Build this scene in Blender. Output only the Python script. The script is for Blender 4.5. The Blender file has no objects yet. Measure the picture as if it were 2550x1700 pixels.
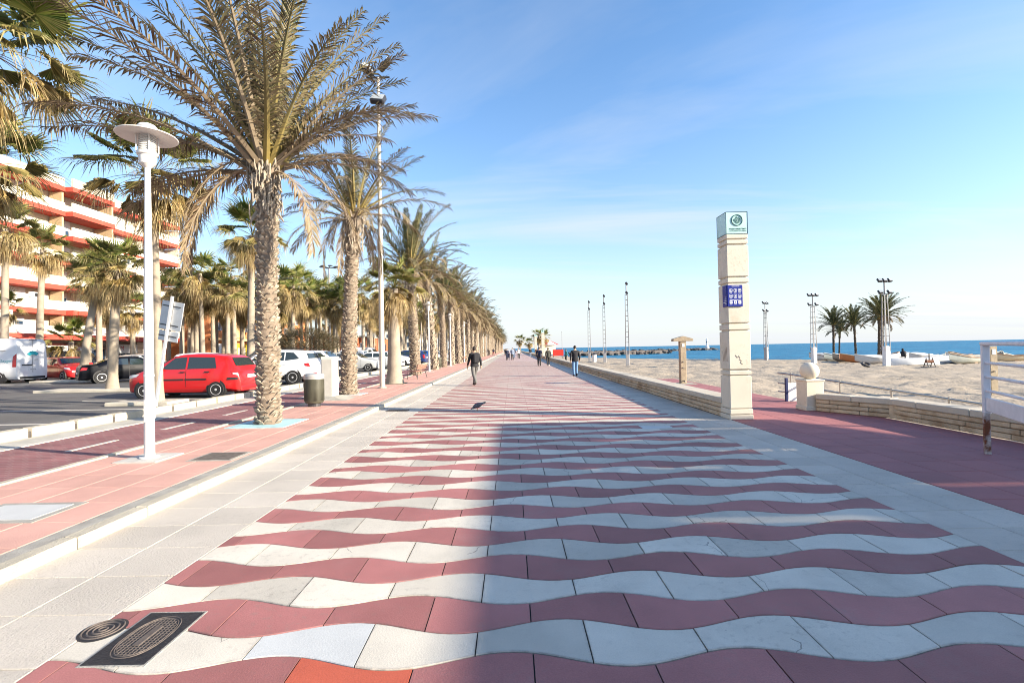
import bpy, math, random
import numpy as np
from mathutils import Vector, Matrix, Euler
R = math.radians
sc = bpy.context.scene
C = sc.collection
rng = random.Random(7)

# ---------------------------------------------------------------- camera, sky, sun, exposure
CAMH = 1.65
cam_d = bpy.data.cameras.new('camera'); cam = bpy.data.objects.new('camera', cam_d); C.objects.link(cam)
cam_d.sensor_width = 36; cam_d.lens = 17.0; cam_d.clip_start = .05; cam_d.clip_end = 60000
cam.matrix_world = Matrix.Translation((0, 0, CAMH)) @ Matrix.Rotation(R(90 + .86), 4, 'X') @ Matrix.Rotation(R(-1.05), 4, 'Z')
sc.camera = cam

SUN_EL = R(18.7); SUN_AZ = math.atan2(.947, -.32)          # azimuth from +Y towards +X
w = bpy.data.worlds.new('World'); sc.world = w; w.use_nodes = True
wn = w.node_tree; wn.nodes.clear()
def wnode(t, **k):
    n = wn.nodes.new(t)
    for a, b in k.items(): setattr(n, a, b)
    return n
sky = wnode('ShaderNodeTexSky', sky_type='NISHITA', sun_disc=False)
sky.sun_elevation = SUN_EL; sky.sun_rotation = SUN_AZ; sky.altitude = 0; sky.air_density = 1.0; sky.dust_density = .6; sky.ozone_density = 3.0
bg = wnode('ShaderNodeBackground'); bg.inputs[1].default_value = .120
wo = wnode('ShaderNodeOutputWorld')
# cirrus: streaky noise laid out on a plane high above the ground
tc = wnode('ShaderNodeTexCoord'); sep = wnode('ShaderNodeSeparateXYZ'); wn.links.new(tc.outputs['Generated'], sep.inputs[0])
def wm(op, a, b=None, clamp=False):
    n = wnode('ShaderNodeMath', operation=op, use_clamp=clamp)
    for i, x in enumerate((a, b)):
        if x is None: continue
        if isinstance(x, (int, float)): n.inputs[i].default_value = x
        else: wn.links.new(x, n.inputs[i])
    return n.outputs[0]
zz = wm('ADD', wm('MAXIMUM', sep.outputs[2], 0.0), .06)
cx = wm('DIVIDE', sep.outputs[0], zz); cy = wm('DIVIDE', sep.outputs[1], zz)
cmb = wnode('ShaderNodeCombineXYZ'); wn.links.new(wm('MULTIPLY', cx, .30), cmb.inputs[0]); wn.links.new(wm('MULTIPLY', cy, 1.0), cmb.inputs[1]); cmb.inputs[2].default_value = 17.3
n1 = wnode('ShaderNodeTexNoise'); n1.inputs['Scale'].default_value = .62; n1.inputs['Detail'].default_value = 7; n1.inputs['Roughness'].default_value = .58; n1.inputs['Distortion'].default_value = .9
wn.links.new(cmb.outputs[0], n1.inputs['Vector'])
rmp = wnode('ShaderNodeValToRGB'); rmp.color_ramp.elements[0].position = .43; rmp.color_ramp.elements[1].position = .66
wn.links.new(n1.outputs[0], rmp.inputs[0])
n2 = wnode('ShaderNodeTexNoise'); n2.inputs['Scale'].default_value = .22; n2.inputs['Detail'].default_value = 2
wn.links.new(cmb.outputs[0], n2.inputs['Vector'])
cov = wm('MULTIPLY', wm('SUBTRACT', n2.outputs[0], .33, True), 5.0, True)
cl = wm('MULTIPLY', wm('MULTIPLY', rmp.outputs[0], cov), wm('SUBTRACT', .95, wm('MULTIPLY', sep.outputs[2], 1.15), True))
lum = wnode('ShaderNodeRGB'); lum.outputs[0].default_value = (2.85, 2.95, 3.08, 1)
hs = wnode('ShaderNodeHueSaturation'); hs.inputs['Saturation'].default_value = 1.13; hs.inputs['Value'].default_value = 1.06; wn.links.new(sky.outputs[0], hs.inputs['Color'])
hz = wnode('ShaderNodeMixRGB'); wn.links.new(wm('MULTIPLY', wm('POWER', 2.718, wm('MULTIPLY', wm('MAXIMUM', sep.outputs[2], 0.0), -5.8)), .95), hz.inputs[0]); wn.links.new(hs.outputs[0], hz.inputs[1]); hz.inputs[2].default_value = (2.72, 2.86, 3.02, 1)
mx = wnode('ShaderNodeMixRGB'); wn.links.new(cl, mx.inputs[0]); wn.links.new(hz.outputs[0], mx.inputs[1]); wn.links.new(lum.outputs[0], mx.inputs[2])
wn.links.new(mx.outputs[0], bg.inputs[0]); wn.links.new(bg.outputs[0], wo.inputs[0])

sun_d = bpy.data.lights.new('sun', 'SUN'); sun_d.energy = 5.0; sun_d.angle = R(.53); sun_d.color = (1, .88, .70)
sun = bpy.data.objects.new('sun', sun_d); C.objects.link(sun)
sdir = Vector((-.947 * math.cos(SUN_EL), .32 * math.cos(SUN_EL), -math.sin(SUN_EL)))
sun.rotation_euler = sdir.to_track_quat('-Z', 'Y').to_euler(); sun.location = (30, -10, 20)
vs = sc.view_settings; vs.view_transform = 'Standard'; vs.look = 'None'; vs.exposure = 1.42; vs.gamma = 1; vs.use_curve_mapping = False
sc.cycles.max_bounces = 6; sc.cycles.diffuse_bounces = 3; sc.cycles.transparent_max_bounces = 8; sc.cycles.use_denoising = True; sc.cycles.filter_width = 1.0

# ---------------------------------------------------------------- materials
MATS = {}
def M(name, col, rough=.7, var=.0, scale=3.0, bump=0., bscale=40., metal=0., spec=.4, rand=0., stain=None, attr=False, trans=0., emit=None, speck=0., crack=False, grime=0., edge=0.):
    if name in MATS: return MATS[name]
    m = bpy.data.materials.new(name); m.use_nodes = True; MATS[name] = m
    nt = m.node_tree; N = nt.nodes; L = nt.links
    b = N['Principled BSDF']; out = N['Material Output']
    def nd(t, **k):
        n = N.new(t)
        for a, v in k.items(): setattr(n, a, v)
        return n
    def math_(op, a, b_=None, clamp=False):
        n = nd('ShaderNodeMath', operation=op, use_clamp=clamp)
        for i, x in enumerate((a, b_)):
            if x is None: continue
            if isinstance(x, (int, float)): n.inputs[i].default_value = x
            else: L.new(x, n.inputs[i])
        return n.outputs[0]
    geo = nd('ShaderNodeNewGeometry'); pos = geo.outputs['Position']
    def noise(s, d=3, r=.55, vec=None):
        n = nd('ShaderNodeTexNoise'); n.inputs['Scale'].default_value = s; n.inputs['Detail'].default_value = d; n.inputs['Roughness'].default_value = r
        L.new(vec or pos, n.inputs['Vector']); return n.outputs[0]
    def mix(fac, a, c, mode='MIX'):
        n = nd('ShaderNodeMixRGB', blend_type=mode)
        for i, x in enumerate((fac, a, c)):
            if isinstance(x, (int, float)): n.inputs[i].default_value = x
            elif isinstance(x, tuple): n.inputs[i].default_value = (*x[:3], 1)
            else: L.new(x, n.inputs[i])
        return n.outputs[0]
    if attr:
        a = nd('ShaderNodeAttribute', attribute_name='Col'); base = a.outputs['Color']
    else:
        base = tuple(col)
    if var:
        f = math_('MULTIPLY_ADD', noise(scale, 5), 2.0); f.node.inputs[2].default_value = -.5; f.node.use_clamp = True
        if isinstance(base, tuple):
            base = mix(f, tuple(c * (1 - var) for c in base), tuple(min(1, c * (1 + var)) for c in base))
        else:
            base = mix(1.0, base, mix(f, (1 - var,) * 3, (1 + var,) * 3), 'MULTIPLY')
    if speck:
        f = noise(160, 2); f2 = math_('MULTIPLY', math_('SUBTRACT', f, .5), 2 * speck)
        g = math_('ADD', f2, 1.0)
        cc = nd('ShaderNodeCombineColor'); [L.new(g, cc.inputs[i]) for i in range(3)]
        base = mix(1.0, base, cc.outputs[0], 'MULTIPLY')
    if stain:
        scol, sscale, lo, amt = stain
        f = math_('MULTIPLY', math_('SUBTRACT', noise(sscale, 6, .65), lo, True), 1 / .18, True)
        base = mix(math_('MULTIPLY', f, amt), base, tuple(scol))
    if grime:
        f = math_('MULTIPLY', math_('SUBTRACT', noise(17, 5, .7), .54, True), 9, True); f2 = math_('MULTIPLY', math_('SUBTRACT', noise(.8, 3, .6), .42, True), 4, True)
        base = mix(math_('MULTIPLY', math_('MULTIPLY', f, f2), grime), base, (.20, .17, .145))
    if edge:
        at = nd('ShaderNodeAttribute', attribute_name='Edge')
        f = math_('MULTIPLY', math_('POWER', at.outputs['Fac'], 1.6), math_('MULTIPLY', math_('SUBTRACT', noise(9, 4, .65), .30, True), 3.2, True))
        base = mix(math_('MULTIPLY', f, edge), base, (.13, .11, .095))
    if crack:
        # hairline cracks and trodden-in spots
        nz = nd('ShaderNodeTexNoise'); nz.inputs['Scale'].default_value = 2.5; nz.inputs['Detail'].default_value = 4; L.new(pos, nz.inputs['Vector'])
        va = nd('ShaderNodeVectorMath', operation='MULTIPLY_ADD'); L.new(nz.outputs['Color'], va.inputs[0]); va.inputs[1].default_value = (.35, .35, 0); L.new(pos, va.inputs[2])
        vo = nd('ShaderNodeTexVoronoi', feature='DISTANCE_TO_EDGE'); vo.inputs['Scale'].default_value = 1.1; L.new(va.outputs[0], vo.inputs['Vector'])
        ck = math_('LESS_THAN', vo.outputs['Distance'], .0034)
        msk = math_('GREATER_THAN', noise(.9, 1), .585)
        base = mix(math_('MULTIPLY', math_('MULTIPLY', ck, msk), .6), base, (.10, .085, .075))
        v2 = nd('ShaderNodeTexVoronoi', feature='F1'); v2.inputs['Scale'].default_value = 2.2; L.new(pos, v2.inputs['Vector'])
        sp = math_('LESS_THAN', v2.outputs['Distance'], math_('MULTIPLY', math_('SUBTRACT', noise(1.7, 1), .50, True), .30))
        base = mix(math_('MULTIPLY', sp, .45), base, (.13, .12, .12))
    if rand:
        oi = nd('ShaderNodeObjectInfo')
        g = math_('MULTIPLY_ADD', oi.outputs['Random'], 2 * rand); g.node.inputs[2].default_value = 1 - rand
        cc = nd('ShaderNodeCombineColor'); [L.new(g, cc.inputs[i]) for i in range(3)]
        base = mix(1.0, base, cc.outputs[0], 'MULTIPLY')
    if isinstance(base, tuple): b.inputs['Base Color'].default_value = (*base[:3], 1)
    else: L.new(base, b.inputs['Base Color'])
    b.inputs['Roughness'].default_value = rough; b.inputs['Metallic'].default_value = metal
    b.inputs['Specular IOR Level'].default_value = spec
    if emit: b.inputs['Emission Color'].default_value = (*emit[:3], 1); b.inputs['Emission Strength'].default_value = emit[3]
    if bump:
        bn = nd('ShaderNodeBump'); bn.inputs['Strength'].default_value = min(1, bump); bn.inputs['Distance'].default_value = .01 * max(1, bump)
        L.new(noise(bscale, 5, .6), bn.inputs['Height']); L.new(bn.outputs[0], b.inputs['Normal'])
    if trans:
        t = nd('ShaderNodeBsdfTranslucent'); ms = nd('ShaderNodeMixShader'); ms.inputs[0].default_value = trans
        if isinstance(base, tuple): t.inputs[0].default_value = (*base[:3], 1)
        else: L.new(base, t.inputs[0])
        L.new(b.outputs[0], ms.inputs[1]); L.new(t.outputs[0], ms.inputs[2]); L.new(ms.outputs[0], out.inputs[0])
    return m

# ---------------------------------------------------------------- mesh builder
class MB:
    def __init__(s): s.v = []; s.f = []; s.m = []; s.c = []; s.col = None
    def add(s, vs_, fs, mi=0, xf=None):
        o = len(s.v)
        if xf is not None: vs_ = [tuple(xf @ Vector(p)) for p in vs_]
        s.v += [tuple(p) for p in vs_]; s.f += [tuple(o + i for i in q) for q in fs]; s.m += [mi] * len(fs)
        if s.col is not None: s.c += [s.col] * len(vs_)
        return s
    def box(s, c, d, mi=0, xf=None, ch=0.):
        x, y, z = c; a, b, e = d[0] / 2, d[1] / 2, d[2] / 2
        if not ch:
            vs_ = [(x + i * a, y + j * b, z + k * e) for k in (-1, 1) for j in (-1, 1) for i in (-1, 1)]
            return s.add(vs_, [(0, 2, 3, 1), (4, 5, 7, 6), (0, 1, 5, 4), (2, 6, 7, 3), (0, 4, 6, 2), (1, 3, 7, 5)], mi, xf)
        vs_ = []; h = ch
        for k in (-1, 1):
            for (p, q) in ((1, 1), (-1, 1), (-1, -1), (1, -1)):
                vs_ += [(x + p * a, y + q * (b - h), z + k * (e - h)), (x + p * (a - h), y + q * b, z + k * (e - h)), (x + p * (a - h), y + q * (b - h), z + k * e)]
        # index: k*12 + corner*3 + {0:x-face,1:y-face,2:z-face}
        I = lambda k, cn, t: k * 12 + (cn % 4) * 3 + t
        F = []
        F.append((I(1, 0, 2), I(1, 1, 2), I(1, 2, 2), I(1, 3, 2))); F.append((I(0, 3, 2), I(0, 2, 2), I(0, 1, 2), I(0, 0, 2)))
        F.append((I(0, 3, 0), I(0, 0, 0), I(1, 0, 0), I(1, 3, 0))); F.append((I(0, 1, 0), I(0, 2, 0), I(1, 2, 0), I(1, 1, 0)))
        F.append((I(0, 0, 1), I(0, 1, 1), I(1, 1, 1), I(1, 0, 1))); F.append((I(0, 2, 1), I(0, 3, 1), I(1, 3, 1), I(1, 2, 1)))
        F.append((I(1, 0, 1), I(1, 1, 1), I(1, 1, 2), I(1, 0, 2))); F.append((I(1, 2, 1), I(1, 3, 1), I(1, 3, 2), I(1, 2, 2)))
        F.append((I(1, 3, 0), I(1, 0, 0), I(1, 0, 2), I(1, 3, 2))); F.append((I(1, 1, 0), I(1, 2, 0), I(1, 2, 2), I(1, 1, 2)))
        F.append((I(0, 1, 1), I(0, 0, 1), I(0, 0, 2), I(0, 1, 2))); F.append((I(0, 3, 1), I(0, 2, 1), I(0, 2, 2), I(0, 3, 2)))
        F.append((I(0, 0, 0), I(0, 3, 0), I(0, 3, 2), I(0, 0, 2))); F.append((I(0, 2, 0), I(0, 1, 0), I(0, 1, 2), I(0, 2, 2)))
        F.append((I(0, 0, 0), I(0, 0, 1), I(1, 0, 1), I(1, 0, 0))); F.append((I(0, 1, 1), I(0, 1, 0), I(1, 1, 0), I(1, 1, 1)))
        F.append((I(0, 2, 0), I(0, 2, 1), I(1, 2, 1), I(1, 2, 0))); F.append((I(0, 3, 1), I(0, 3, 0), I(1, 3, 0), I(1, 3, 1)))
        for k in (0, 1):
            for cn in range(4):
                t = (I(k, cn, 0), I(k, cn, 1), I(k, cn, 2)); F.append(t if (k == 1) == (cn in (0, 2)) else t[::-1])
        return s.add(vs_, F, mi, xf)
    def path(s, pts, rad, n=8, mi=0, cap=True, squash=None):
        pts = [Vector(p) for p in pts]
        if isinstance(rad, (int, float)): rad = [rad] * len(pts)
        vs_ = []; up0 = None
        for i, p in enumerate(pts):
            t = (pts[min(i + 1, len(pts) - 1)] - pts[max(i - 1, 0)]).normalized()
            if up0 is None:
                a = Vector((0, 0, 1)) if abs(t.z) < .9 else Vector((1, 0, 0)); u = t.cross(a).normalized()
            else:
                u = (up0 - t * up0.dot(t)).normalized()
            up0 = u; v = t.cross(u)
            for k in range(n):
                an = 2 * math.pi * k / n
                vs_.append(p + (u * math.cos(an) * (squash or 1) + v * math.sin(an)) * rad[i])
        F = [(i * n + k, i * n + (k + 1) % n, (i + 1) * n + (k + 1) % n, (i + 1) * n + k) for i in range(len(pts) - 1) for k in range(n)]
        if cap: F += [tuple(range(n))[::-1], tuple((len(pts) - 1) * n + k for k in range(n))]
        return s.add(vs_, F, mi)
    def tube(s, a, b, r0, r1=None, n=8, mi=0): return s.path([a, b], [r0, r0 if r1 is None else r1], n, mi)
    def lathe(s, prof, n=24, c=(0, 0, 0), mi=0, xf=None):
        vs_ = [(c[0] + r * math.cos(2 * math.pi * k / n), c[1] + r * math.sin(2 * math.pi * k / n), c[2] + z) for r, z in prof for k in range(n)]
        F = [(i * n + k, i * n + (k + 1) % n, (i + 1) * n + (k + 1) % n, (i + 1) * n + k) for i in range(len(prof) - 1) for k in range(n)]
        if prof[0][0] > 1e-5: F.append(tuple(range(n))[::-1])
        if prof[-1][0] > 1e-5: F.append(tuple((len(prof) - 1) * n + k for k in range(n)))
        return s.add(vs_, F, mi, xf)
    def prism(s, poly, z0, z1, mi=0, xf=None):
        n = len(poly)
        vs_ = [(x, y, z0) for x, y in poly] + [(x, y, z1) for x, y in poly]
        F = [tuple(range(n))[::-1], tuple(range(n, 2 * n))] + [(i, (i + 1) % n, n + (i + 1) % n, n + i) for i in range(n)]
        return s.add(vs_, F, mi, xf)
    def grid(s, fn, nu, nv, mi=0):
        vs_ = [fn(i / nu, j / nv) for j in range(nv + 1) for i in range(nu + 1)]
        return s.add(vs_, [(j * (nu + 1) + i, j * (nu + 1) + i + 1, (j + 1) * (nu + 1) + i + 1, (j + 1) * (nu + 1) + i) for j in range(nv) for i in range(nu)], mi)
    def mesh(s, name, mats, smooth=None):
        me = bpy.data.meshes.new(name); me.from_pydata(s.v, [], s.f)
        for m in (mats if isinstance(mats, (list, tuple)) else [mats]): me.materials.append(m)
        if any(s.m): me.polygons.foreach_set('material_index', s.m)
        if s.col is not None:
            a = me.color_attributes.new('Col', 'FLOAT_COLOR', 'POINT')
            a.data.foreach_set('color', np.array([(*c, 1) for c in s.c], dtype=np.float32).ravel())
        if smooth:
            me.polygons.foreach_set('use_smooth', [True] * len(me.polygons)); me.set_sharp_from_angle(angle=R(smooth))
        me.update(); return me
    def build(s, name, mats, parent=None, smooth=None, loc=None):
        return obj(name, s.mesh(name, mats, smooth), parent, loc)

def obj(name, me, parent=None, loc=None):
    o = bpy.data.objects.new(name, me); C.objects.link(o)
    if parent: o.parent = parent
    if loc: o.location = loc
    return o
def tag(o, label=None, cat=None, group=None, kind=None):
    if label: o['label'] = label
    if cat: o['category'] = cat
    if group: o['group'] = group
    if kind: o['kind'] = kind
    return o
def thing(name, loc, label, cat, group=None, rz=0.):
    o = bpy.data.objects.new(name, None); C.objects.link(o); o.location = loc; o.rotation_euler.z = rz; o.empty_display_size = .2
    return tag(o, label, cat, group)
def copy_tree(o, parent=None):
    c = o.copy(); C.objects.link(c)
    if parent: c.parent = parent
    for ch in list(o.children): copy_tree(ch, c)
    return c
def text_mesh(body, size, mat, depth=.002, bold=0.):
    cu = bpy.data.curves.new('t', 'FONT'); cu.body = body; cu.size = size; cu.extrude = depth; cu.align_x = 'CENTER'; cu.align_y = 'CENTER'; cu.offset = bold; cu.resolution_u = 3
    o = bpy.data.objects.new('t', cu); C.objects.link(o); dg = bpy.context.evaluated_depsgraph_get()
    me = bpy.data.meshes.new_from_object(o.evaluated_get(dg)); bpy.data.objects.remove(o); me.materials.clear(); me.materials.append(mat); return me
def put_text(name, body, size, mat, parent, loc, rot, depth=.002, bold=0.):
    o = obj(name, text_mesh(body, size, mat, depth, bold), parent, loc); o.rotation_euler = rot; return o
ORD = ['first', 'second', 'third', 'fourth', 'fifth', 'sixth', 'seventh', 'eighth', 'ninth', 'tenth', 'eleventh', 'twelfth', 'thirteenth', 'fourteenth']
# ---------------------------------------------------------------- ground, promenade, kerbs
m_grout = M('grout', (.075, .065, .058), .95, .3, 6)
m_tred = M('tile_red', (.345, .135, .125), .62, .16, 2.0, .25, 90, rand=.20, grime=.4, speck=.25, edge=.35, stain=((.30, .20, .18), 1.6, .56, .35), spec=.3)
m_twhite = M('tile_white', (.565, .515, .43), .62, .12, 2.0, .25, 90, rand=.15, grime=.42, speck=.22, edge=.5, stain=((.36, .33, .28), 1.3, .53, .5), crack=True, spec=.3)
m_orange = M('tile_orange', (.46, .10, .055), .6, .12, 3, .2, 90, speck=.2)
m_fresh = M('tile_fresh_white', (.51, .515, .50), .6, .08, 3, .2, 90, speck=.2)
m_pale = M('paver_pale', (.52, .465, .395), .8, .12, 1.2, 1.0, 55, rand=.08, grime=.4, speck=.3, stain=((.34, .31, .27), .9, .56, .4), crack=False)
m_pink = M('paver_pink', (.56, .315, .255), .8, .12, 1.5, .6, 70, rand=.06, speck=.3, stain=((.42, .21, .165), 1.1, .57, .35))
m_redp = M('paver_redbrown', (.33, .125, .125), .75, .12, 1.5, .4, 70, rand=.06, speck=.2, stain=((.22, .10, .10), 1.2, .58, .4))
m_kerb = M('kerb_stone', (.46, .41, .32), .85, .2, 4, 1.2, 45, rand=.05, speck=.25)
m_conc = M('concrete_strip', (.33, .31, .27), .9, .25, 5, .8, 60, speck=.3)
m_asph = M('asphalt', (.115, .112, .11), .9, .25, .6, .8, 120, speck=.5)
m_land = M('land', (.30, .25, .18), .95, .2, .2)
m_wline = M('painted_line', (.50, .475, .43), .7, .18, 6, speck=.2)

XL, XR = -2.56, 3.75
T, P, A0, Y0 = .63, .3125, .067, 2.60
def wave(i, x): return Y0 + P * i + A0 * math.cos(2 * math.pi * (x - (-.04 + i * T / 2)) / (2 * T))

def sheet(name, x0, x1, y0, y1, z, mat, th=.25, **k):
    o = MB().box(((x0 + x1) / 2, (y0 + y1) / 2, z - th / 2), (x1 - x0, y1 - y0, th)).build(name, mat); return tag(o, k.get('label'), kind='structure')

ground = sheet('ground', -4000, -9.72, -300, 4000, .11, m_land, .3)
FAR = 340.
prom = sheet('promenade_paving', -3.77, 4.80, -8, FAR, -.014, m_grout)

def tile_mesh(name, i, j, mat, seg=10, gap=.0035, clip=True):
    """one wavy tile of row i, its joint number j; returns mesh in local coordinates and its origin"""
    x0 = -.231 + i * T / 2 + j * T; x1 = x0 + T
    a, b = max(x0, XL), min(x1, XR)
    if b - a < .03: return None
    ins = min(.018, (b - a) * .3); inner = [a + ins + (b - a - 2 * ins) * k / (seg - 2) for k in range(seg - 1)]
    xs = [a + gap] + inner + [b - gap]
    ox, oy = (a + b) / 2, Y0 + P * (i + .5); n = seg + 1; ch = .004
    rows = [[(x, wave(i, x) + gap + o_) for x in xs] for o_ in (ch, .018)] + [[(x, wave(i + 1, x) - gap - o_) for x in xs] for o_ in (.018, ch)]
    mb = MB(); vs_ = [(x - ox, y - oy, 0) for r_ in rows for x, y in r_]
    F = [(q * n + k, q * n + k + 1, (q + 1) * n + k + 1, (q + 1) * n + k) for q in range(3) for k in range(seg)]
    edge = [0. if (0 < k < seg and 0 < q < 3) else 1. for q in range(4) for k in range(n)]
    loop = list(range(n)) + [q * n + seg for q in (1, 2)] + list(range(4 * n - 1, 3 * n - 1, -1)) + [q * n for q in (2, 1)]
    m0 = len(vs_); cx_, cy_ = 0, 0
    for p_ in loop:
        x, y, z = vs_[p_]; sy = -ch if p_ < n else ch if p_ >= 3 * n else 0; vs_.append((x, y + sy, -.004))
    for p_ in range(len(loop)): x, y, z = vs_[m0 + p_]; vs_.append((x, y, -.03))
    K = len(loop); edge += [1.] * (2 * K)
    for q in range(K):
        q1 = (q + 1) % K; F.append((m0 + q, m0 + q1, loop[q1], loop[q])); F.append((m0 + K + q, m0 + K + q1, m0 + q1, m0 + q))
    mb.add(vs_, F); mb.edge = edge; return mb, ox, oy
def set_edge(me, edge): me.attributes.new('Edge', 'FLOAT', 'POINT').data.foreach_set('value', edge)
cache = {}
NT = 0; i = -3
rest = MB(); rest_m = 0
while Y0 + P * i < 62:
    jl = math.floor((XL - (-.231 + i * T / 2)) / T); jr = math.ceil((XR - (-.231 + i * T / 2)) / T)
    for j in range(jl, jr):
        x0 = -.231 + i * T / 2 + j * T; full = x0 >= XL and x0 + T <= XR
        white = i % 2 == 0
        far = NT >= 300
        r = tile_mesh('tile', i, j, None, 10 if not far else (6 if i < 80 else 4), .0038 if not far else .0032)
        if r is None: continue
        mb, ox, oy = r
        if not far:
            mat = m_twhite if white else m_tred
            if i == -1 and j == math.floor((-.62 - (-.231 + i * T / 2)) / T): mat = m_orange
            if i == 0 and j == math.floor((-1.2 - (-.231 + i * T / 2)) / T): mat = m_fresh
            if i == 23 and abs(ox - 3.1) < .32: mat = m_fresh
            key = (j % 2, mat.name) if full else None
            me = cache.get(key) if key else None
            if me is None:
                me = mb.mesh('tile', mat); set_edge(me, mb.edge)
                if key: cache[key] = me
            o = obj('tile', me, prom, (ox, oy, rng.uniform(-.0025, 0)))
            o.rotation_euler = (rng.uniform(-.0016, .0016), rng.uniform(-.0016, .0016), 0)
            NT += 1
        else:
            rest.add([(x + ox, y + oy, z) for x, y, z in mb.v], mb.f, 0 if white else 1)
    i += 1
o = rest.build('far_tile', [m_twhite, m_tred], prom); tag(o, kind='stuff')
YT = Y0 + P * i
# beyond the tiles that can be told apart: striped sheet
m_stripe = bpy.data.materials.new('far_wave_paving'); m_stripe.use_nodes = True
nt = m_stripe.node_tree; bs = nt.nodes['Principled BSDF']; bs.inputs['Roughness'].default_value = .7
g_ = nt.nodes.new('ShaderNodeNewGeometry'); s_ = nt.nodes.new('ShaderNodeSeparateXYZ'); nt.links.new(g_.outputs['Position'], s_.inputs[0])
q_ = nt.nodes.new('ShaderNodeMath'); q_.operation = 'MULTIPLY'; q_.inputs[1].default_value = math.pi / P; nt.links.new(s_.outputs[1], q_.inputs[0])
k_ = nt.nodes.new('ShaderNodeMath'); k_.operation = 'SINE'; nt.links.new(q_.outputs[0], k_.inputs[0])
l_ = nt.nodes.new('ShaderNodeMath'); l_.operation = 'GREATER_THAN'; l_.inputs[1].default_value = 0; nt.links.new(k_.outputs[0], l_.inputs[0])
x_ = nt.nodes.new('ShaderNodeMixRGB'); nt.links.new(l_.outputs[0], x_.inputs[0]); x_.inputs[1].default_value = (.34, .12, .11, 1); x_.inputs[2].default_value = (.58, .54, .48, 1); nt.links.new(x_.outputs[0], bs.inputs['Base Color'])
far_paving = MB().box(((XL + XR) / 2, (YT + FAR) / 2, -.01), (XR - XL, FAR - YT, .02)).build('far_paving', m_stripe, prom); tag(far_paving, kind='stuff')

def pavers(parent, x0, x1, nx, y0, y1, py, z, mat, gap=.004, limit=300, yend=None, jit=.0012, skip=None):
    """rows of rectangular pavers, the first `limit` as parts"""
    wx = (x1 - x0) / nx
    me = MB().box((0, 0, -.02), (wx - 2 * gap, py - 2 * gap, .04), ch=.004).mesh('paver', mat)
    n = 0; y = y0; rest = MB()
    while y < y1 - .01:
        for k in range(nx):
            cx_, cy_ = x0 + wx * (k + .5), y + py / 2
            if skip and skip(cx_, cy_): continue
            if n < limit:
                o = obj('paver', me, parent, (cx_, cy_, z + rng.uniform(-.0015, .0)))
                o.rotation_euler = (rng.uniform(-jit, jit), rng.uniform(-jit, jit), 0); n += 1
            else:
                rest.box((cx_, cy_, z - .02), (wx - 2 * gap, py - 2 * gap, .04))
        y += py
    if rest.v: tag(rest.build('far_paver', mat, parent), kind='stuff')
    return y
m_pg = m_grout
ye = pavers(prom, -3.77, XL, 2, 1.0, 66, .53, 0, m_pale, limit=150)
tag(MB().box(((-3.77 + XL) / 2, (ye + FAR) / 2, -.01), (XL + 3.77 - .01, FAR - ye, .02)).build('far_pale_strip', m_pale, prom), kind='stuff')
ye = pavers(prom, XR, 4.80, 2, .6, 66, .46, 0, m_pale, limit=150)
tag(MB().box(((4.80 + XR) / 2, (ye + FAR) / 2, -.01), (4.80 - XR - .01, FAR - ye, .02)).build('far_pale_strip', m_pale, prom), kind='stuff')

# seaward red paving: the bay beside the pylon and the landing behind it
bay = sheet('seaward_paving', 4.81, 8.14, -6, 24.5, -.016, m_grout, .6)
pavers(bay, 4.82, 8.12, 6, 1.2, 24.3, .55, -.002, m_redp, limit=300, skip=lambda x, y: y > 11.0 and x < 5.2)

# raised sidewalk
ZS = .09
walk = sheet('sidewalk', -6.42, -3.92, -8, FAR, ZS - .014, m_conc, .4)
ye = pavers(walk, -6.28, -4.10, 4, 1.0, 48, .60, ZS, m_pink, limit=260)
tag(MB().box((-5.19, (ye + FAR) / 2, ZS - .012), (2.18, FAR - ye, .024)).build('far_pink_strip', m_pink, walk), kind='stuff')
tag(MB().box((-4.01, 166, ZS - .012), (.17, 348, .02)).build('edging_strip', m_conc, walk))
kerb = MB().box((-3.85, 160, .03), (.13, 336, .09)).build('kerb', m_grout); tag(kerb, kind='structure')
kme = MB().box((0, 0, 0), (.15, .79, .30), ch=.014).mesh('kerb_stone', m_kerb)
for k in range(80):
    o = obj('kerb_stone', kme, kerb, (-3.845 + rng.uniform(-.004, .004), -1.0 + .8 * k, ZS + .006 - .15 + rng.uniform(-.003, .003))); o.rotation_euler.z = rng.uniform(-.004, .004)
tag(MB().box((-3.845, (62.6 + FAR) / 2, ZS - .14), (.15, FAR - 62.6, .30)).build('far_kerb', m_kerb, kerb), kind='stuff')

# bicycle lane of small dark red pavers (bricks drawn by the material: each is a few pixels)
m_bike = bpy.data.materials.new('bike_lane'); m_bike.use_nodes = True
nt = m_bike.node_tree; bs = nt.nodes['Principled BSDF']; bs.inputs['Roughness'].default_value = .8
g_ = nt.nodes.new('ShaderNodeNewGeometry'); br = nt.nodes.new('ShaderNodeTexBrick'); nt.links.new(g_.outputs['Position'], br.inputs['Vector'])
br.inputs['Color1'].default_value = (.20, .075, .08, 1); br.inputs['Color2'].default_value = (.26, .10, .10, 1); br.inputs['Mortar'].default_value = (.30, .22, .20, 1)
br.inputs['Scale'].default_value = 1.0; br.inputs['Brick Width'].default_value = .22; br.inputs['Row Height'].default_value = .11; br.inputs['Mortar Size'].default_value = .006
no = nt.nodes.new('ShaderNodeTexNoise'); no.inputs['Scale'].default_value = 1.5; no.inputs['Detail'].default_value = 6; nt.links.new(g_.outputs['Position'], no.inputs['Vector'])
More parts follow.
